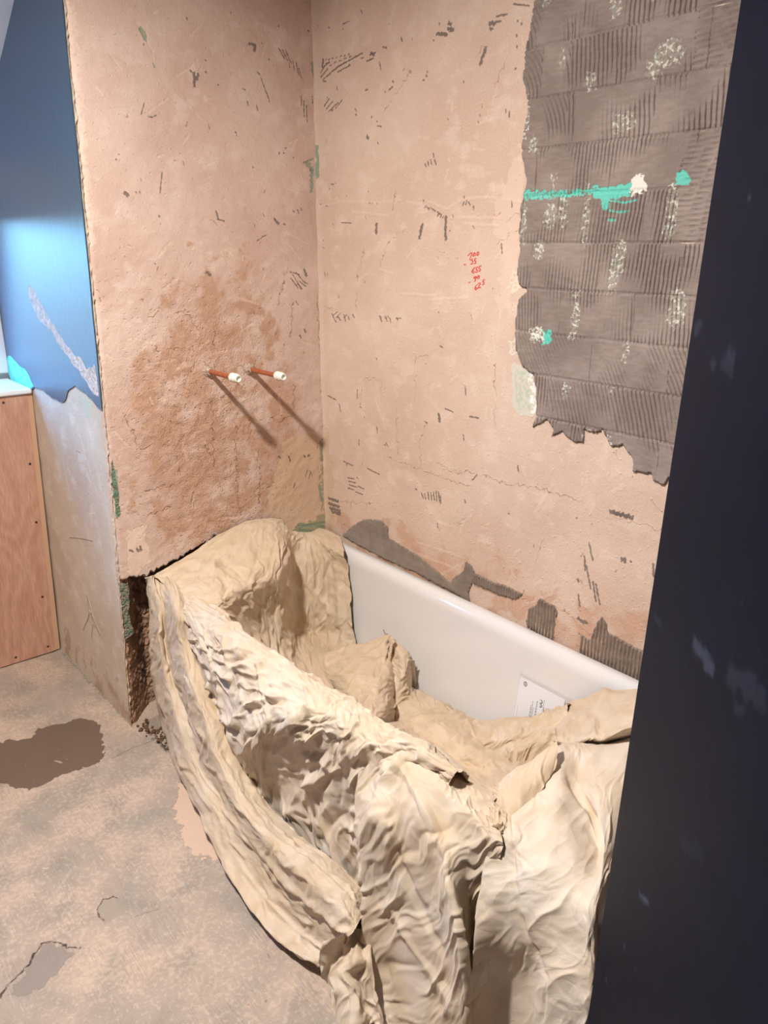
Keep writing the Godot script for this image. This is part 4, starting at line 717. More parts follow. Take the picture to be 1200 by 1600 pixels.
func wood_material() -> StandardMaterial3D:
	var m := plain(Color.WHITE, 0.62, 0.4)
	var w := 512; var h := 512
	var d := PackedByteArray(); d.resize(w * h * 3)
	var a := noise(121, 4.0, 3); var b := noise(122, 160.0, 2); var c := noise(123, 3.0, 2)
	for y in h:
		for x in w:
			var u := x * 2.0; var v := y * 2.0
			var ring := a.get_noise_2d(u * 0.55, v * 0.16) * 9.0 + c.get_noise_2d(u, v)
			var t := 0.5 + 0.5 * sin(ring * 5.0)
			var q := Color8(198, 156, 134).lerp(Color8(184, 136, 112), t * 0.55)
			var n := 1.0 + b.get_noise_2d(u * 1.6, v * 0.12) * 0.10
			var i := (y * w + x) * 3
			d[i] = clampi(int(q.r8 * n), 0, 255); d[i + 1] = clampi(int(q.g8 * n), 0, 255); d[i + 2] = clampi(int(q.b8 * n), 0, 255)
	m.albedo_texture = ImageTexture.create_from_image(Image.create_from_data(w, h, false, Image.FORMAT_RGB8, d))
	return m

# ---- floor ---------------------------------------------------------------------------------------------------------------

func build_floor() -> void:
	var s := Sheet.new(-1.75, -0.72, -0.62, 1.75, 620.0)
	var f0 := s.field(noise(131, 3.0, 4)); var f1 := s.field(noise(132, 13.0, 5)); var f2 := s.field(noise(133, 190.0, 2)); var f3 := s.field(noise(134, 240.0, 2), 1.0, 14.0)
	var f4 := s.field(noise(135, 5.0, 2)); var f5 := s.field(noise(136, 60.0, 5)); var f6 := s.field(noise(142, 5.0, 5))
	var K := 1.0 / 127.5
	for i in s.w * s.h:
		var n0 := f0[i] * K - 1.0; var n1 := f1[i] * K - 1.0; var n2 := f2[i] * K - 1.0
		var t := clampf(0.5 + n0 * 1.6, 0.0, 1.0)
		var r := 164.0 + 16.0 * t; var g := 150.0 + 11.0 * t; var b := 138.0 + 7.0 * t
		t = clampf((f6[i] * K - 1.0) * 1.8, 0.0, 0.7)
		r += (150.0 - r) * t; g += (142.0 - g) * t; b += (130.0 - b) * t
		t = clampf((f5[i] * K - 1.0 + n0 * 0.5 - 0.10) * 2.2, 0.0, 0.36)
		r += (206.0 - r) * t; g += (184.0 - g) * t; b += (164.0 - b) * t
		var line := (f3[i] * K - 1.0) * clampf(0.5 + (f4[i] * K - 1.0) * 2.5, 0.0, 1.0)
		var k := 1.0 + n2 * 0.05 + n1 * 0.05 + line * 0.09
		s.col[i * 3] = mini(255, int(r * k)); s.col[i * 3 + 1] = mini(255, int(g * k)); s.col[i * 3 + 2] = mini(255, int(b * k))
		s.hgt[i] = 0.5 + n2 * 0.012 + line * 0.08 + n1 * 0.05
	var soft := noise(137, 30.0, 3); var speck := noise(138, 90.0, 2); var rag := noise(139, 90.0, 2)
	var wet := mm([-1217, -133, -1159, -185, -1128, -186, -1113, -156, -1075, -150, -1043, -178, -995, -174, -967, -160, -939, -169, -898, -140, -879, -86, -893, -16, -925, 78, -951, 114, -1004, 109, -1061, 100, -1110, 112, -1157, 102, -1186, 78, -1192, 50, -1214, 25, -1242, -29])
	s.patch(wet, Color8(104, 86, 74), 0.9, 0.0, soft, 0.012, -0.78, speck)
	s.patch(mm([-801, 355, -776, 362, -760, 463, -760, 552, -800, 680, -870, 700, -905, 649, -909, 599, -884, 534, -883, 483]), Color8(208, 180, 158), 0.9, -1.6, soft, 0.016)
	s.patch(mm([-1168, 681, -1162, 657, -1143, 638, -1119, 643, -1110, 665, -1122, 690, -1145, 709, -1165, 712]), Color8(158, 146, 132), 0.8, -0.8, soft, 0.004)
	s.patch(mm([-1319, 690, -1295, 675, -1277, 681, -1255, 719, -1246, 742, -1279, 756, -1290, 772, -1331, 785, -1376, 778, -1391, 758]), Color8(140, 130, 122), 0.8, -0.8, soft, 0.012)
	var dark := Color8(66, 56, 48)
	s.stroke(mm([-1450, 775, -1403, 748, -1372, 727, -1335, 709, -1319, 690, -1294, 672, -1276, 678, -1261, 694, -1255, 717, -1233, 738]), 0.004, dark, 0.95, -2.2, rag, 0.006)
	s.stroke(mm([-1162, 700, -1168, 681, -1162, 657, -1143, 638, -1119, 643, -1112, 660]), 0.003, dark, 0.9, -1.6, rag, 0.004)
	s.stroke(mm([-914, 121, -844, 112, -778, 116, -741, 112]), 0.002, Color8(110, 94, 82), 0.8, -1.0, rag)
	s.stroke(mm([-1103, 735, -1050, 751]), 0.002, Color8(120, 104, 92), 0.7, -0.6, rag)
	s.stroke(mm([-812, -640, -808, -300, -803, -150, -800, 0]), 0.008, Color8(104, 118, 98), 0.6, -1.0, rag, 0.01)
	chips(s, 47, 60)
	var wave := noise(140, 3.0, 3); var lumps := noise(141, 20.0, 3)
	var f := Node3D.new(); f.name = "floor"; add_child(f)
	tag(f, "bare worn concrete floor with a dark wet patch", "floor", "", "structure")
	var m := s.material(0.35, 0.9)
	show_it("concrete_face", grid(150, 300, func(i, j):
		var x := lerpf(-1.75, -0.62, i / 149.0); var z := lerpf(-0.72, 1.75, j / 299.0)
		var y: float = wave.get_noise_2d(x * 1000.0, z * 1000.0) * 0.003 + lumps.get_noise_2d(x * 1000.0, z * 1000.0) * 0.0015 - 0.001
		# the slab breaks off along the tub, where the ground lies lower
		var brk: float = -0.768 + smoothstep(0.28, 0.40, z) * 0.06 + lumps.get_noise_2d(z * 2000.0, 5.0) * 0.015
		if z > 0.0: y -= smoothstep(brk, brk + 0.012, x) * 0.05
		return Vector3(x, y, z), func(p): return s.uv(p.x, p.z), false), m, f)
	var bare := mottled(Color8(150, 128, 112), Color8(120, 100, 86), 2.0, 1.0, 0.95, 39)
	show_it("slab", boxes([[Vector3(-2.75, -0.2, -1.06), Vector3(0.16, -0.07, 3.15)], [Vector3(-2.75, -0.2, -1.06), Vector3(-1.748, 0.0, 3.15)], [Vector3(-1.76, -0.2, 1.745), Vector3(-0.62, -0.001, 3.15)]]), bare, f)

# ---- tub -------------------------------------------------------------------------------------------------------------------

func tub_ring(inset: Vector4, y: float, r: float, n := 24) -> PackedVector3Array:     # inset: room side, wall side, pipe end, foot end
	var x0 := -0.70 + inset.x; var x1 := -0.010 - inset.y; var z0 := 0.004 + inset.z; var z1 := 1.70 - inset.w
	var p := PackedVector3Array()
	for c in [[x1, z1, 0.0], [x0, z1, 0.25], [x0, z0, 0.5], [x1, z0, 0.75]]:
		var cx: float = c[0] + (-r if c[0] == x1 else r)
		var cz: float = c[1] + (-r if c[1] == z1 else r)
		for k in n + 1:
			var a: float = TAU * (c[2] + 0.25 * k / n)
			p.append(Vector3(cx + cos(a) * r, y, cz + sin(a) * r))
	p.append(p[0])
	return p

func build_tub() -> void:
	var t := thing("bathtub", Vector3.ZERO, "white bathtub against the long wall, mostly under the dust sheet", "bathtub")
	var white := plain(Color(0.87, 0.865, 0.86), 0.16, 0.5)
	white.clearcoat_enabled = true; white.clearcoat = 0.5; white.clearcoat_roughness = 0.08
	var rows: Array = []
	# outside, lip, rim, then down the inside
	for q in [[0.10, 0.10, 0.10, 0.10, 0.10, 0.06], [0.06, 0.06, 0.06, 0.06, 0.16, 0.05], [0.022, 0.022, 0.022, 0.022, 0.40, 0.04], [0.016, 0.016, 0.016, 0.016, 0.452, 0.035], [0.002, 0.002, 0.002, 0.002, 0.455, 0.03], [0.0, 0.0, 0.0, 0.0, 0.462, 0.03], [0.0, 0.0, 0.0, 0.0, 0.478, 0.03], [0.003, 0.002, 0.003, 0.003, 0.485, 0.03], [0.010, 0.006, 0.010, 0.010, 0.488, 0.03]]:
		rows.append(tub_ring(Vector4(q[0], q[1], q[2], q[3]), q[4], q[5]))
	for k in 10:                                    # the rolled edge
		var a := k / 9.0 * PI * 0.46
		var d := 0.020 + sin(a) * 0.036; var e := 0.488 - (1.0 - cos(a)) * 0.044
		rows.append(tub_ring(Vector4(d + 0.02, d * 0.82, d * 0.9, d + 0.04), e, 0.05 + d))
	for k in 14:
		var f := (k + 1) / 14.0
		var g := pow(f, 1.25)
		rows.append(tub_ring(Vector4(0.078 + 0.05 * g, 0.047 + 0.040 * g, 0.052 + 0.05 * g, 0.10 + 0.28 * g), lerpf(0.435, 0.13, f), 0.108 + 0.03 * f))
	for k in 6:
		var a := (k + 1) / 6.0 * PI * 0.5
		rows.append(tub_ring(Vector4(0.128 + sin(a) * 0.07, 0.087 + sin(a) * 0.07, 0.102 + sin(a) * 0.08, 0.38 + sin(a) * 0.08), 0.13 - (1.0 - cos(a)) * 0.06, 0.138))
	rows.append(tub_ring(Vector4(0.33, 0.33, 0.6, 0.7), 0.062, 0.015))
	var n: int = rows[0].size()
	show_it("shell", grid(n, rows.size(), func(i, j): return rows[j][i], null, true), white, t)
	var steel := plain(Color(0.55, 0.55, 0.56), 0.45); steel.metallic = 0.8
	for z in [0.35, 1.30]:
		show_it("cradle", boxes([[Vector3(-0.60, 0.03, z - 0.02), Vector3(-0.10, 0.06, z + 0.02)], [Vector3(-0.58, -0.05, z - 0.012), Vector3(-0.555, 0.16, z + 0.012)], [Vector3(-0.145, -0.05, z - 0.012), Vector3(-0.12, 0.16, z + 0.012)]], 0.003), steel, t)
	build_label()

func build_label() -> void:
	# a printed leaflet in a clear sleeve stuck to the inside of the tub
	var t := thing("label", Vector3(-0.0758, 0.30, 1.085), "white printed label in a clear sleeve stuck inside the tub", "label")
	t.rotation.z = deg_to_rad(-7.8)
	var img := Image.create(512, 512, false, Image.FORMAT_RGB8)
	img.fill(Color8(244, 244, 246))
	var ink := Color8(40, 42, 48)
	var r := RandomNumberGenerator.new(); r.seed = 5
	# the text runs downwards: columns of short words, counted from the left edge
	for q in [[166, 6, 190, 470], [180, 6, 150, 420], [194, 6, 200, 470], [226, 9, 130, 330], [228, 8, 360, 420], [310, 6, 150, 400], [320, 6, 170, 430], [332, 6, 150, 460], [344, 2, 200, 380], [400, 2, 130, 420], [424, 3, 150, 300]]:
		var y: int = q[2]
		while y < q[3]:
			var l := r.randi_range(6, 26)
			img.fill_rect(Rect2i(q[0], y, q[1], l), ink)
			y += l + r.randi_range(3, 7)
	img.fill_rect(Rect2i(300, 90, 4, 400), ink); img.fill_rect(Rect2i(446, 110, 6, 400), ink)
	for q in [[388, 130], [418, 130]]: img.fill_rect(Rect2i(q[0], q[1], 2, 330), Color8(110, 112, 118))
	img.fill_rect(Rect2i(388, 130, 32, 2), Color8(110, 112, 118))
	for k in 10: img.fill_rect(Rect2i(394, 150 + k * 26, 18, r.randi_range(6, 16)), ink)
	img.fill_rect(Rect2i(24, 250, 3, 110), Color8(110, 112, 118))
	for k in 60:                                     # CE, turned on its side
		var a := PI * (0.0 + k / 59.0)
		for e in 2:
			var c := Vector2(276 , 118 + e * 34)
			img.fill_rect(Rect2i(int(c.x - 14 + sin(a) * 22.0 - 2), int(c.y + cos(a) * 13.0 - 3), 7, 7), ink)
	img.fill_rect(Rect2i(264, 150, 22, 4), ink)
	for k in 46:                                     # the round emblem in the corner
		for l in 46:
			var d := Vector2(k - 23, l - 23).length()
			if d < 22 and (d > 17 or (l / 6 + k / 15) % 2 == 0): img.set_pixel(46 + k, 20 + l, ink)
	var paper := plain(Color.WHITE, 0.5); paper.albedo_texture = ImageTexture.create_from_image(img)
	show_it("paper", grid(12, 12, func(i, j):
		return Vector3(-0.0005 + 0.0 , lerpf(0.070, -0.105, j / 11.0), lerpf(-0.082, 0.070, i / 11.0)), null, false), paper, t)
	var film_m := plain(Color(0.9, 0.92, 0.95, 0.10), 0.12, 0.6); film_m.transparency = BaseMaterial3D.TRANSPARENCY_ALPHA
	show_it("clear_sleeve", boxes([[Vector3(-0.0016, -0.115, -0.086), Vector3(-0.0010, 0.084, 0.088)]]), film_m, t)

# ---- pipes -----------------------------------------------------------------------------------------------------------------

func build_pipes() -> void:
	var copper := mottled(Color8(190, 118, 84), Color8(164, 94, 66), 14.0, 0.05, 0.42, 151); copper.metallic = 0.35
	var cap := plain(Color8(236, 232, 222), 0.4)
	var mortar := mottled(Color8(206, 186, 170), Color8(170, 146, 128), 12.0, 0.6, 0.9, 153)
	var k := 0
	for q in [[-0.4305, 1.1255, 0.185, "left of the two copper pipe stubs, nearer the window alcove"], [-0.2833, 1.1169, 0.198, "right of the two copper pipe stubs, nearer the wall corner"]]:
		var t := thing("copper_pipe", Vector3(q[0], q[1], 0.0), q[3] + ", with a white push-on cap", "pipe", "pipe stubs on the plaster wall")
		var b := Basis(Vector3.RIGHT, PI / 2)
		var l: float = q[2]
		show_it("tube", lathe(PackedVector2Array([Vector2(0.0075, -0.03), Vector2(0.0075, l - 0.03), Vector2(0.006, l - 0.028)]), b), copper, t)
		show_it("cap", lathe(PackedVector2Array([Vector2(0.0085, l - 0.036), Vector2(0.0125, l - 0.036), Vector2(0.0140, l - 0.033), Vector2(0.0140, l - 0.024), Vector2(0.0122, l - 0.022), Vector2(0.0122, l - 0.018), Vector2(0.0138, l - 0.016), Vector2(0.0138, l - 0.009), Vector2(0.0118, l - 0.007), Vector2(0.0115, l + 0.000), Vector2(0.0095, l + 0.003), Vector2(0.0075, l + 0.003), Vector2(0.006, l - 0.002), Vector2(0.0001, l - 0.002)]), b), cap, t)
		var nz := noise(160 + k, 40.0, 2)
		show_it("mortar_ring", grid(25, 8, func(i, j):
			var a: float = TAU * (i % 24) / 24.0
			var f: float = j / 7.0
			var rr: float = lerpf(0.0078, 0.021, f) * (1.0 + nz.get_noise_2d(cos(a) * 300.0, sin(a) * 300.0) * 0.3 * f)
			return Vector3(cos(a) * rr, sin(a) * rr, 0.008 - f * f * 0.010 + nz.get_noise_2d(cos(a) * 800.0, sin(a) * 800.0 + f * 500.0) * 0.003), null, true), mortar, t)
		show_it("collar", lathe(PackedVector2Array([Vector2(0.0076, 0.002), Vector2(0.0125, 0.004), Vector2(0.0125, 0.014), Vector2(0.0098, 0.018), Vector2(0.0076, 0.018)]), b), mottled(Color8(214, 200, 184), Color8(120, 92, 74), 16.0, 0.2, 0.6, 157), t)
		k += 1

# ---- door ------------------------------------------------------------------------------------------------------------------

func build_door() -> void:
	var t := thing("door", Vector3(-0.881, 0.0, 1.786), "dark navy painted door leaf standing open at the right, scuffed", "door")
	t.rotation = Vector3(-0.021, atan2(-0.717, -0.697), 0.0)      # it hangs a little out of plumb
	var navy := Color8(10, 16, 30)
	var s := Sheet.new(0.0, 0.0, 0.80, 2.02, 260.0)
	var fa := s.field(noise(171, 8.0, 3), 1.0, 0.4); var ff := s.field(noise(172, 120.0, 2))
	for i in s.w * s.h:
		var n := (fa[i] / 127.5 - 1.0) * 0.10 + (ff[i] / 127.5 - 1.0) * 0.05 + 1.0
		s.col[i * 3] = int(navy.r8 * n); s.col[i * 3 + 1] = int(navy.g8 * n); s.col[i * 3 + 2] = int(navy.b8 * n)
		s.hgt[i] = 0.5 + (ff[i] / 127.5 - 1.0) * 0.006 + (fa[i] / 127.5 - 1.0) * 0.010
	var rag := noise(173, 60.0, 3)
	var scuff := Color8(96, 102, 116)
	for q in DOOR_SCUFFS:
		s.stroke(PackedVector2Array([Vector2(q[0], q[1]), Vector2(q[2], q[3])]), q[4], scuff, q[5] * 0.55, 0.1, rag)
	var m := s.material(0.12, 0.4)
	var st := slab(PackedVector2Array([Vector2(0.0, 0.006), Vector2(0.76, 0.006), Vector2(0.76, 2.0), Vector2(0.0, 2.0)]), Vector3.ZERO, Vector3.RIGHT, Vector3.UP, Vector3(0, 0, -0.04), func(p): return s.uv(p.x, p.y))
	show_it("leaf", st, m, t)
	var steel := plain(Color(0.6, 0.6, 0.58), 0.35); steel.metallic = 0.9
	for y in [0.25, 1.75]:
		show_it("hinge", lathe(PackedVector2Array([Vector2(0.0001, y), Vector2(0.007, y), Vector2(0.007, y + 0.1), Vector2(0.0001, y + 0.1)]), Basis.IDENTITY, Vector3(0.766, 0, -0.003), 12), steel, t)

# scuffs on the door: from (along, up) to (along, up), width, strength
const DOOR_SCUFFS := [[0.109, 0.86, 0.135, 0.876, 0.006, 0.95], [0.138, 1.172, 0.181, 1.173, 0.014, 0.7], [0.022, 1.138, 0.045, 1.141, 0.006, 0.35], [0.222, 1.19, 0.272, 1.203, 0.02, 0.35], [0.013, 1.427, 0.023, 1.429, 0.012, 0.4], [0.067, 1.404, 0.075, 1.403, 0.008, 0.4], [0.097, 1.408, 0.113, 1.405, 0.012, 0.3], [0.104, 1.417, 0.114, 1.416, 0.01, 0.35], [0.237, 1.172, 0.248, 1.177, 0.01, 0.3], [0.212, 1.247, 0.213, 1.247, 0.003, 0.7], [0.09, 1.534, 0.092, 1.533, 0.004, 0.6], [0.121, 1.028, 0.123, 1.029, 0.003, 0.5], [0.094, 1.092, 0.096, 1.092, 0.003, 0.6], [0.044, 0.662, 0.049, 0.667, 0.006, 0.7], [0.131, 0.783, 0.133, 0.785, 0.004, 0.8], [0.088, 0.764, 0.092, 0.768, 0.005, 0.7], [0.134, 0.743, 0.136, 0.744, 0.003, 0.7], [0.194, 1.003, 0.226, 1.027, 0.014, 0.2]]


# ---- dust sheet ------------------------------------------------------------------------------------------------------------

func spline(a: Vector3, b: Vector3, c: Vector3, d: Vector3, t: float) -> Vector3:
	return b.cubic_interpolate(c, a, d, t)

func refine_line(p: Array, n: int) -> PackedVector3Array:
	var out := PackedVector3Array(); out.resize(n)
	var m := p.size()
	for i in n:
		var f := float(i) / (n - 1) * (m - 1)
		var k := mini(int(f), m - 2)
		out[i] = spline(p[maxi(k - 1, 0)], p[k], p[k + 1], p[mini(k + 2, m - 1)], f - k)
	return out

# a net of control points [rows, columns, x, y, z ...] in millimetres made fine: nu points along a row, nv rows
func refine(net: Array, nu: int, nv: int) -> PackedVector3Array:
	var rows: int = net[0]; var cols: int = net[1]
	var fine := []
	for r in rows:
		var line := []
		for c in cols:
			var k := 2 + (r * cols + c) * 3
			line.append(Vector3(net[k], net[k + 1], net[k + 2]) * 0.001)
		fine.append(refine_line(line, nu))
	var out := PackedVector3Array(); out.resize(nu * nv)
	for i in nu:
		var line := []
		for r in rows: line.append(fine[r][i])
		var q := refine_line(line, nv)
		for j in nv: out[j * nu + i] = q[j]
	return out

# creased cloth: random heights on scattered points, flat between them, so that folds run straight from point to point
func facets(lu: float, lv: float, nu: int, nv: int, spacing: float, stretch: float, angle: float, rng_seed: int) -> PackedFloat32Array:
	var r := RandomNumberGenerator.new(); r.seed = rng_seed
	var pts := PackedVector2Array(); var hs := PackedFloat32Array()
	var turn := Transform2D(angle, Vector2(lu, lv) * 0.5)
	var reach := Vector2(lu, lv).length() * 0.5 + spacing * 2.0
	var nx := int(2.0 * reach / (spacing * stretch)) + 2; var ny := int(2.0 * reach / spacing) + 2
	for j in ny:
		for i in nx:
			var q := Vector2((i + r.randf_range(-0.45, 0.45)) * spacing * stretch - reach, (j + 0.5 * (i % 2) + r.randf_range(-0.45, 0.45)) * spacing - reach)
			var h := r.randf_range(-1.0, 1.0)
			q = turn * q
			if q.x < -spacing * 2.5 or q.y < -spacing * 2.5 or q.x > lu + spacing * 2.5 or q.y > lv + spacing * 2.5: continue
			pts.append(Vector2(q.x / lu * (nu - 1), q.y / lv * (nv - 1)))
			hs.append(signf(h) * sqrt(absf(h)))
	var out := PackedFloat32Array(); out.resize(nu * nv)
	var idx := Geometry2D.triangulate_delaunay(pts)
	for t in range(0, idx.size(), 3):
		var a := pts[idx[t]]; var b := pts[idx[t + 1]]; var c := pts[idx[t + 2]]
		var det := (b - a).cross(c - a)
		if absf(det) < 1e-6: continue
		var ha := hs[idx[t]]; var hb := hs[idx[t + 1]]; var hc := hs[idx[t + 2]]
		for y in range(maxi(0, ceili(minf(a.y, minf(b.y, c.y)))), mini(nv - 1, floori(maxf(a.y, maxf(b.y, c.y)))) + 1):
			for x in range(maxi(0, ceili(minf(a.x, minf(b.x, c.x)))), mini(nu - 1, floori(maxf(a.x, maxf(b.x, c.x)))) + 1):
				var p := Vector2(x, y)
				var wb := (p - a).cross(c - a) / det; var wc := (b - a).cross(p - a) / det
				if wb >= -0.001 and wc >= -0.001 and wb + wc <= 1.001: out[y * nu + x] = ha + (hb - ha) * wb + (hc - ha) * wc
	return out

func soften(f: PackedFloat32Array, nu: int, nv: int) -> PackedFloat32Array:
	var g := PackedFloat32Array(); g.resize(nu * nv)
	for j in nv:
		var up := maxi(j - 1, 0) * nu; var dn := mini(j + 1, nv - 1) * nu; var me := j * nu
		for i in nu:
			var l := maxi(i - 1, 0); var rr := mini(i + 1, nu - 1)
			g[me + i] = f[me + i] * 0.4 + (f[me + l] + f[me + rr] + f[up + i] + f[dn + i]) * 0.15
	return g

# folds: [u0, v0, u1, v1, half width in metres, height in millimetres, sharp]; amp(u, v) in millimetres
func drape(called: String, net: Array, nu: int, nv: int, rng_seed: int, amp: Callable, tint: Callable, stretch: float, angle: float, folds: Array, m: Material, parent: Node, spacing := 0.06) -> MeshInstance3D:
	var p := refine(net, nu, nv)
	var lu := 0.0; var lv := 0.0                 # lengths along the cloth
	for i in nu - 1: lu += p[(nv / 2) * nu + i].distance_to(p[(nv / 2) * nu + i + 1])
	for j in nv - 1: lv += p[j * nu + nu / 2].distance_to(p[(j + 1) * nu + nu / 2])
	var wide := soften(facets(lu, lv, nu, nv, spacing, stretch, angle, rng_seed), nu, nv)
	var warp := noise(rng_seed + 3, 7.0, 2); var area := noise(rng_seed + 4, 7.0, 2)
	var r := RandomNumberGenerator.new(); r.seed = rng_seed + 9
	var sets := []                               # families of creases: direction over wave length, share of the height, where
	for k in 9:
		var length: float = [0.075, 0.055, 0.045, 0.036, 0.030, 0.024, 0.019, 0.015, 0.012][k] * spacing / 0.06
		var way := Vector2.from_angle(angle + r.randf_range(-1.0, 1.0) * (0.4 if k < 3 else 0.9)) / length
		sets.append([way.x, way.y, r.randf() * 10.0, pow(length / 0.05, 1.5) * (1.3 if k % 3 != 1 else -1.1), k * 700.0])
	var pull := PackedFloat32Array(); pull.resize(nu * nv)
	for j in nv:
		for i in nu:
			var k := j * nu + i
			var u := float(i) / (nu - 1); var v := float(j) / (nv - 1)
			var q := Vector2(u * lu, v * lv)
			var h: float = wide[k] * 0.55
			var wx := q.x + warp.get_noise_2d(q.x * 1000.0, q.y * 1000.0) * 0.034; var wy := q.y + warp.get_noise_2d(q.y * 1000.0 + 900.0, q.x * 1000.0) * 0.034
			for s in sets:
				var on: float = area.get_noise_2d(q.x * 1000.0 + s[4], q.y * 1000.0) * 2.6 + 0.12
				if on > 0.0:
					var x: float = wx * s[0] + wy * s[1] + s[2]
					x = 1.0 - absf(2.0 * (x - floorf(x)) - 1.0)
					h += (x * x * x - 0.25) * minf(on, 1.0) * s[3]
			h *= amp.call(u, v)
			for f in folds:
				var s := Vector2(f[0] * lu, f[1] * lv); var e := Vector2(f[2] * lu, f[3] * lv)
				var d := e - s
				var t := clampf((q - s).dot(d) / d.length_squared(), 0.0, 1.0)
				var w: float = f[4]
				var dist := (s + d * t).distance_to(q) + warp.get_noise_2d(q.x * 1500.0, q.y * 1500.0) * w * 0.6
				if dist < w * 2.0:
					var g := maxf(0.0, 1.0 - dist / w) if f[6] else exp(-pow(dist / w, 2.0) * 2.0)
					h += g * (f[5] as float) * (1.0 - pow(absf(t * 2.0 - 1.0), 4.0) * 0.7)
			pull[k] = h * 0.001
	var outward := 0.0                           # which side of the net faces away from the tub
	for j in range(1, nv - 1, 8):
		for i in range(1, nu - 1, 8):
			var k := j * nu + i
			outward += (p[k + 1] - p[k - 1]).cross(p[k + nu] - p[k - nu]).normalized().dot(p[k] - Vector3(-0.35, -0.3, 0.85))
	outward = signf(outward)
	var out := PackedVector3Array(); out.resize(nu * nv)
	var uvs := PackedVector2Array(); uvs.resize(nu * nv)
	var cols := PackedColorArray(); cols.resize(nu * nv)
	for j in nv:
		for i in nu:
			var k := j * nu + i
			var a := p[j * nu + mini(i + 1, nu - 1)] - p[j * nu + maxi(i - 1, 0)]
			var b := p[mini(j + 1, nv - 1) * nu + i] - p[maxi(j - 1, 0) * nu + i]
			out[k] = p[k] + a.cross(b).normalized() * pull[k] * outward
			uvs[k] = Vector2(lu * i / (nu - 1), lv * j / (nv - 1))
			cols[k] = tint.call(float(i) / (nu - 1), float(j) / (nv - 1), out[k])
	return show_it(called, from_grid(nu, nv, out, uvs, false, cols), m, parent)

# a square tile of creases that repeats without a seam, n points a side
func crease_tile(w: int, n: int, rng_seed: int) -> PackedFloat32Array:
	var r := RandomNumberGenerator.new(); r.seed = rng_seed
	var jit := PackedVector2Array(); var hs := PackedFloat32Array()
	for k in n * n:
		jit.append(Vector2(r.randf_range(-0.45, 0.45), r.randf_range(-0.45, 0.45))); hs.append(r.randf_range(-1.0, 1.0))
	var pts := PackedVector2Array(); var ph := PackedFloat32Array()
	for j in range(-2, n + 3):
		for i in range(-2, n + 3):
			var k := posmod(j, n) * n + posmod(i, n)
			pts.append((Vector2(i, j) + jit[k]) * w / n); ph.append(hs[k])
	var out := PackedFloat32Array(); out.resize(w * w)
	var idx := Geometry2D.triangulate_delaunay(pts)
	for t in range(0, idx.size(), 3):
		var a := pts[idx[t]]; var b := pts[idx[t + 1]]; var c := pts[idx[t + 2]]
		var det := (b - a).cross(c - a)
		if absf(det) < 1e-6: continue
		var ha := ph[idx[t]]; var hb := ph[idx[t + 1]] - ha; var hc := ph[idx[t + 2]] - ha
		for y in range(maxi(0, ceili(minf(a.y, minf(b.y, c.y)))), mini(w - 1, floori(maxf(a.y, maxf(b.y, c.y)))) + 1):
			for x in range(maxi(0, ceili(minf(a.x, minf(b.x, c.x)))), mini(w - 1, floori(maxf(a.x, maxf(b.x, c.x)))) + 1):
				var p := Vector2(x, y)
				var wb := (p - a).cross(c - a) / det; var wc := (b - a).cross(p - a) / det
				if wb >= -0.001 and wc >= -0.001 and wb + wc <= 1.001: out[y * w + x] = ha + hb * wb + hc * wc
	return out

func canvas() -> StandardMaterial3D:
	var m := plain(Color.WHITE, 0.92, 0.2)
	m.vertex_color_use_as_albedo = true
	var w := 704
	var f := crease_tile(w, 17, 205)
	var g := crease_tile(w, 38, 206)
	for y in w:
		for x in w:
			var i := y * w + x
			f[i] = 0.5 + f[i] * 0.20 + g[i] * 0.09 + 0.05 * ((x / 3 + y / 2) % 2)
	m.heightmap_enabled = true
	m.heightmap_texture = ImageTexture.create_from_image(Image.create_from_data(w, w, false, Image.FORMAT_RF, f.to_byte_array()))
	m.heightmap_scale = 0.40
	var t := NoiseTexture2D.new(); t.width = 512; t.height = 512; t.seamless = true; t.noise = noise(203, 14.0, 5)
	var gr := Gradient.new(); gr.set_color(0, Color(0.965, 0.955, 0.94)); gr.set_color(1, Color(1, 1, 1)); gr.set_offset(0, 0.3); gr.set_offset(1, 0.6)
	t.color_ramp = gr
	m.albedo_texture = t
	m.uv1_scale = Vector3(2.2, 2.2, 1)
	m.rim_enabled = true; m.rim = 0.25; m.rim_tint = 0.5
	m.backlight_enabled = true; m.backlight = Color(0.16, 0.13, 0.09)
	return m

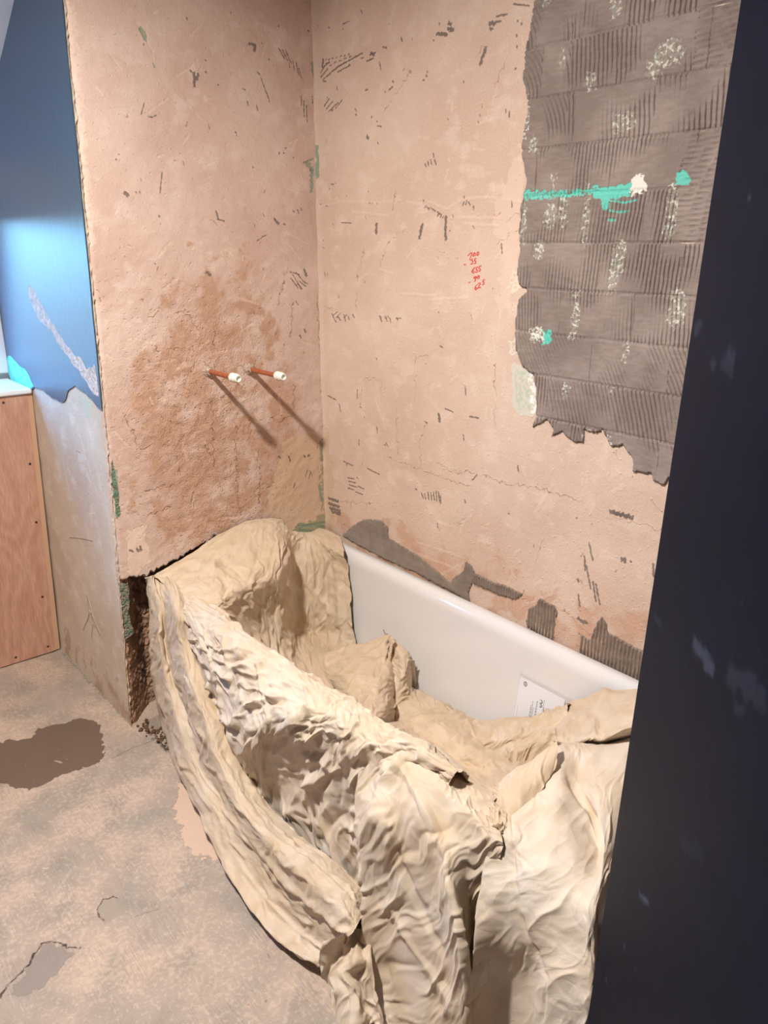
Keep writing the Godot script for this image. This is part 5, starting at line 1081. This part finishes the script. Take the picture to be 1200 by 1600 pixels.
func build_cloth() -> void:
	var t := thing("dust_sheet", Vector3.ZERO, "crumpled cream cotton dust sheet draped over the bathtub and spilling onto the floor", "dust sheet")
	var m := canvas()
	var stain := noise(211, 3.0, 3); var dust := noise(212, 7.0, 4)
	var cream := Color(0.63, 0.505, 0.365); var white := Color(0.68, 0.61, 0.525); var tan := Color(0.56, 0.42, 0.27)
	var tone := func(p: Vector3, share: float) -> Color:
		var s := stain.get_noise_3d(p.x * 1000.0, p.y * 1000.0, p.z * 1000.0); var d := dust.get_noise_3d(p.x * 1000.0, p.y * 1000.0, p.z * 1000.0)
		return cream.lerp(tan, clampf(s * 0.9 - 0.05, 0.0, 0.22)).lerp(white, clampf(share + d * 0.5, 0.0, 0.9))
	drape("rim_drape", CLOTH_RIM, 210, 300, 301, func(u, v): return 5.5 if u > 0.42 else 4.0, func(u, v, p): return tone.call(p, 0.25 + 0.3 * clampf((u - 0.3) * 3.0, 0.0, 1.0)), 1.5, 1.2, [[0.42, 0.1, 0.8, 0.25, 0.012, 9.0, 1], [0.40, 0.3, 0.62, 0.42, 0.010, 8.0, 1], [0.45, 0.5, 0.9, 0.72, 0.012, 8.0, 1], [0.38, 0.62, 0.6, 0.72, 0.010, 8.0, 1], [0.5, 0.78, 0.95, 0.86, 0.012, 9.0, 1], [0.36, 0.18, 0.5, 0.2, 0.010, 7.0, 1], [0.35, 0.45, 0.5, 0.5, 0.010, 7.0, 1]], m, t, 0.085)
	drape("hanging_edge", CLOTH_APRON, 80, 300, 311, func(u, v): return 4.0, func(u, v, p): return tone.call(p, 0.15), 1.0, 0.1, [[0.3, 0.7, 0.34, 1.0, 0.015, 11.0, 1], [0.52, 0.66, 0.58, 1.0, 0.012, 10.0, 1], [0.74, 0.7, 0.8, 1.0, 0.012, 9.0, 1], [0.2, 0.05, 0.3, 0.6, 0.014, 8.0, 1], [0.42, 0.02, 0.5, 0.5, 0.012, -8.0, 1]], m, t, 0.06)
	drape("end_drape", CLOTH_END, 220, 200, 321, func(u, v): return 3.6 if v > 0.12 else 1.5, func(u, v, p): return tone.call(p, 0.05), 1.6, 0.2, [
		[0.70, 0.1, 0.66, 0.8, 0.03, -9.0, 0], [0.78, 0.15, 0.80, 0.85, 0.022, 14.0, 0], [0.86, 0.2, 0.84, 0.8, 0.02, -10.0, 0], [0.93, 0.15, 0.93, 0.75, 0.02, 10.0, 0], [0.1, 0.1, 0.3, 0.55, 0.02, 9.0, 0], [0.3, 0.45, 0.2, 0.2, 0.012, -7.0, 1]], m, t, 0.09)
	drape("bunched_heap", CLOTH_PILLOW, 90, 90, 331, func(u, v): return 4.0, func(u, v, p): return tone.call(p, -0.15), 1.6, 1.0, [[0.1, 0.4, 0.9, 0.45, 0.012, 7.0, 1]], m, t, 0.06)
	drape("bunched_fold", CLOTH_BUNCH, 80, 220, 341, func(u, v): return 9.0, func(u, v, p): return tone.call(p, 0.1), 1.8, 1.3, [], m, t, 0.04)
	drape("sunken_folds", CLOTH_VALLEY, 110, 110, 351, func(u, v): return 5.0, func(u, v, p): return tone.call(p, 0.0), 3.0, 1.2, [], m, t, 0.06)
	drape("front_drape", CLOTH_FRONT, 240, 230, 361, func(u, v): return 4.0 if v > 0.15 else 2.6, func(u, v, p): return tone.call(p, 0.35), 2.0, 0.9, [
		[0.45, 0.16, 0.15, 0.42, 0.02, 10.0, 1], [0.40, 0.2, 0.62, 0.45, 0.016, 8.0, 1], [0.62, 0.42, 0.66, 0.95, 0.016, 9.0, 1], [0.3, 0.4, 0.5, 0.7, 0.012, -7.0, 1], [0.25, 0.55, 0.55, 0.85, 0.012, 7.0, 1]], m, t, 0.058)
	drape("near_drape", CLOTH_NEAR, 240, 230, 371, func(u, v): return 2.0, func(u, v, p): return tone.call(p, 0.6), 1.4, 0.2, [[0.55, 0.2, 0.74, 0.42, 0.012, -9.0, 1], [0.5, 0.22, 0.7, 0.45, 0.012, 6.0, 1], [0.196, 0.2, 0.196, 0.222, 0.004, -3.2, 1], [0.161, 0.2, 0.161, 0.222, 0.006, 1.4, 1], [0.196, 0.222, 0.24, 0.37, 0.004, -3.2, 1], [0.161, 0.222, 0.205, 0.37, 0.006, 1.4, 1], [0.24, 0.37, 0.275, 0.5, 0.004, -3.2, 1], [0.205, 0.37, 0.24, 0.5, 0.006, 1.4, 1], [0.275, 0.5, 0.31, 0.59, 0.004, -3.2, 1], [0.24, 0.5, 0.275, 0.59, 0.006, 1.4, 1], [0.31, 0.59, 0.37, 0.667, 0.004, -3.2, 1], [0.275, 0.59, 0.335, 0.667, 0.006, 1.4, 1], [0.37, 0.667, 0.46, 0.76, 0.004, -3.2, 1], [0.335, 0.667, 0.425, 0.76, 0.006, 1.4, 1], [0.46, 0.76, 0.5, 0.778, 0.004, -3.2, 1], [0.425, 0.76, 0.465, 0.778, 0.006, 1.4, 1], [0.5, 0.778, 0.5, 0.889, 0.004, -3.2, 1], [0.465, 0.778, 0.465, 0.889, 0.006, 1.4, 1], [0.5, 0.889, 0.5, 1.0, 0.004, -3.2, 1], [0.465, 0.889, 0.465, 1.0, 0.006, 1.4, 1]], m, t, 0.06)
	drape("turned_flap", CLOTH_FLAP, 120, 90, 381, func(u, v): return 2.2, func(u, v, p): return tone.call(p, 0.15), 1.4, 0.2, [], m, t, 0.09)
	drape("turned_hem", CLOTH_HEM, 90, 50, 401, func(u, v): return 2.0, func(u, v, p): return tone.call(p, -0.2), 1.0, 0.2, [], m, t, 0.05)
	drape("floor_tuck", CLOTH_TUCK, 60, 90, 391, func(u, v): return 9.0, func(u, v, p): return tone.call(p, 0.4), 1.4, 0.2, [], m, t, 0.05)

func build_rubble() -> void:
	var m := mottled(Color8(132, 98, 74), Color8(92, 72, 58), 12.0, 0.6, 0.95, 45)
	var r := RandomNumberGenerator.new(); r.seed = 9
	var st := SurfaceTool.new(); st.begin(Mesh.PRIMITIVE_TRIANGLES); st.set_smooth_group(-1)
	for k in 60:
		var c := Vector3(-0.79 + r.randf() * 0.09, 0.0, 0.005 + pow(r.randf(), 1.5) * 0.14)
		if c.x > -0.752: c.y = -0.05
		var s := r.randf_range(0.002, 0.009)
		var pts := []
		for q in [Vector3(1, 0, 0), Vector3(-1, 0, 0), Vector3(0, 1, 0), Vector3(0, -1, 0), Vector3(0, 0, 1), Vector3(0, 0, -1)]:
			pts.append(c + Vector3(0, s * 0.5, 0) + q * s * r.randf_range(0.6, 1.3) + Vector3(r.randf() - 0.5, r.randf() - 0.5, r.randf() - 0.5) * s * 0.4)
		for f in [[0, 2, 4], [4, 2, 1], [1, 2, 5], [5, 2, 0], [0, 3, 4], [4, 3, 1], [1, 3, 5], [5, 3, 0]]:
			tri(st, pts[f[0]], pts[f[1]], pts[f[2]], (pts[f[0]] + pts[f[1]] + pts[f[2]]) / 3.0 - c - Vector3(0, s * 0.5, 0))
	st.generate_normals()
	tag(show_it("rubble", st.commit(), m), "small crumbs of broken plaster at the foot of the wall pier by the tub", "rubble", "", "stuff")
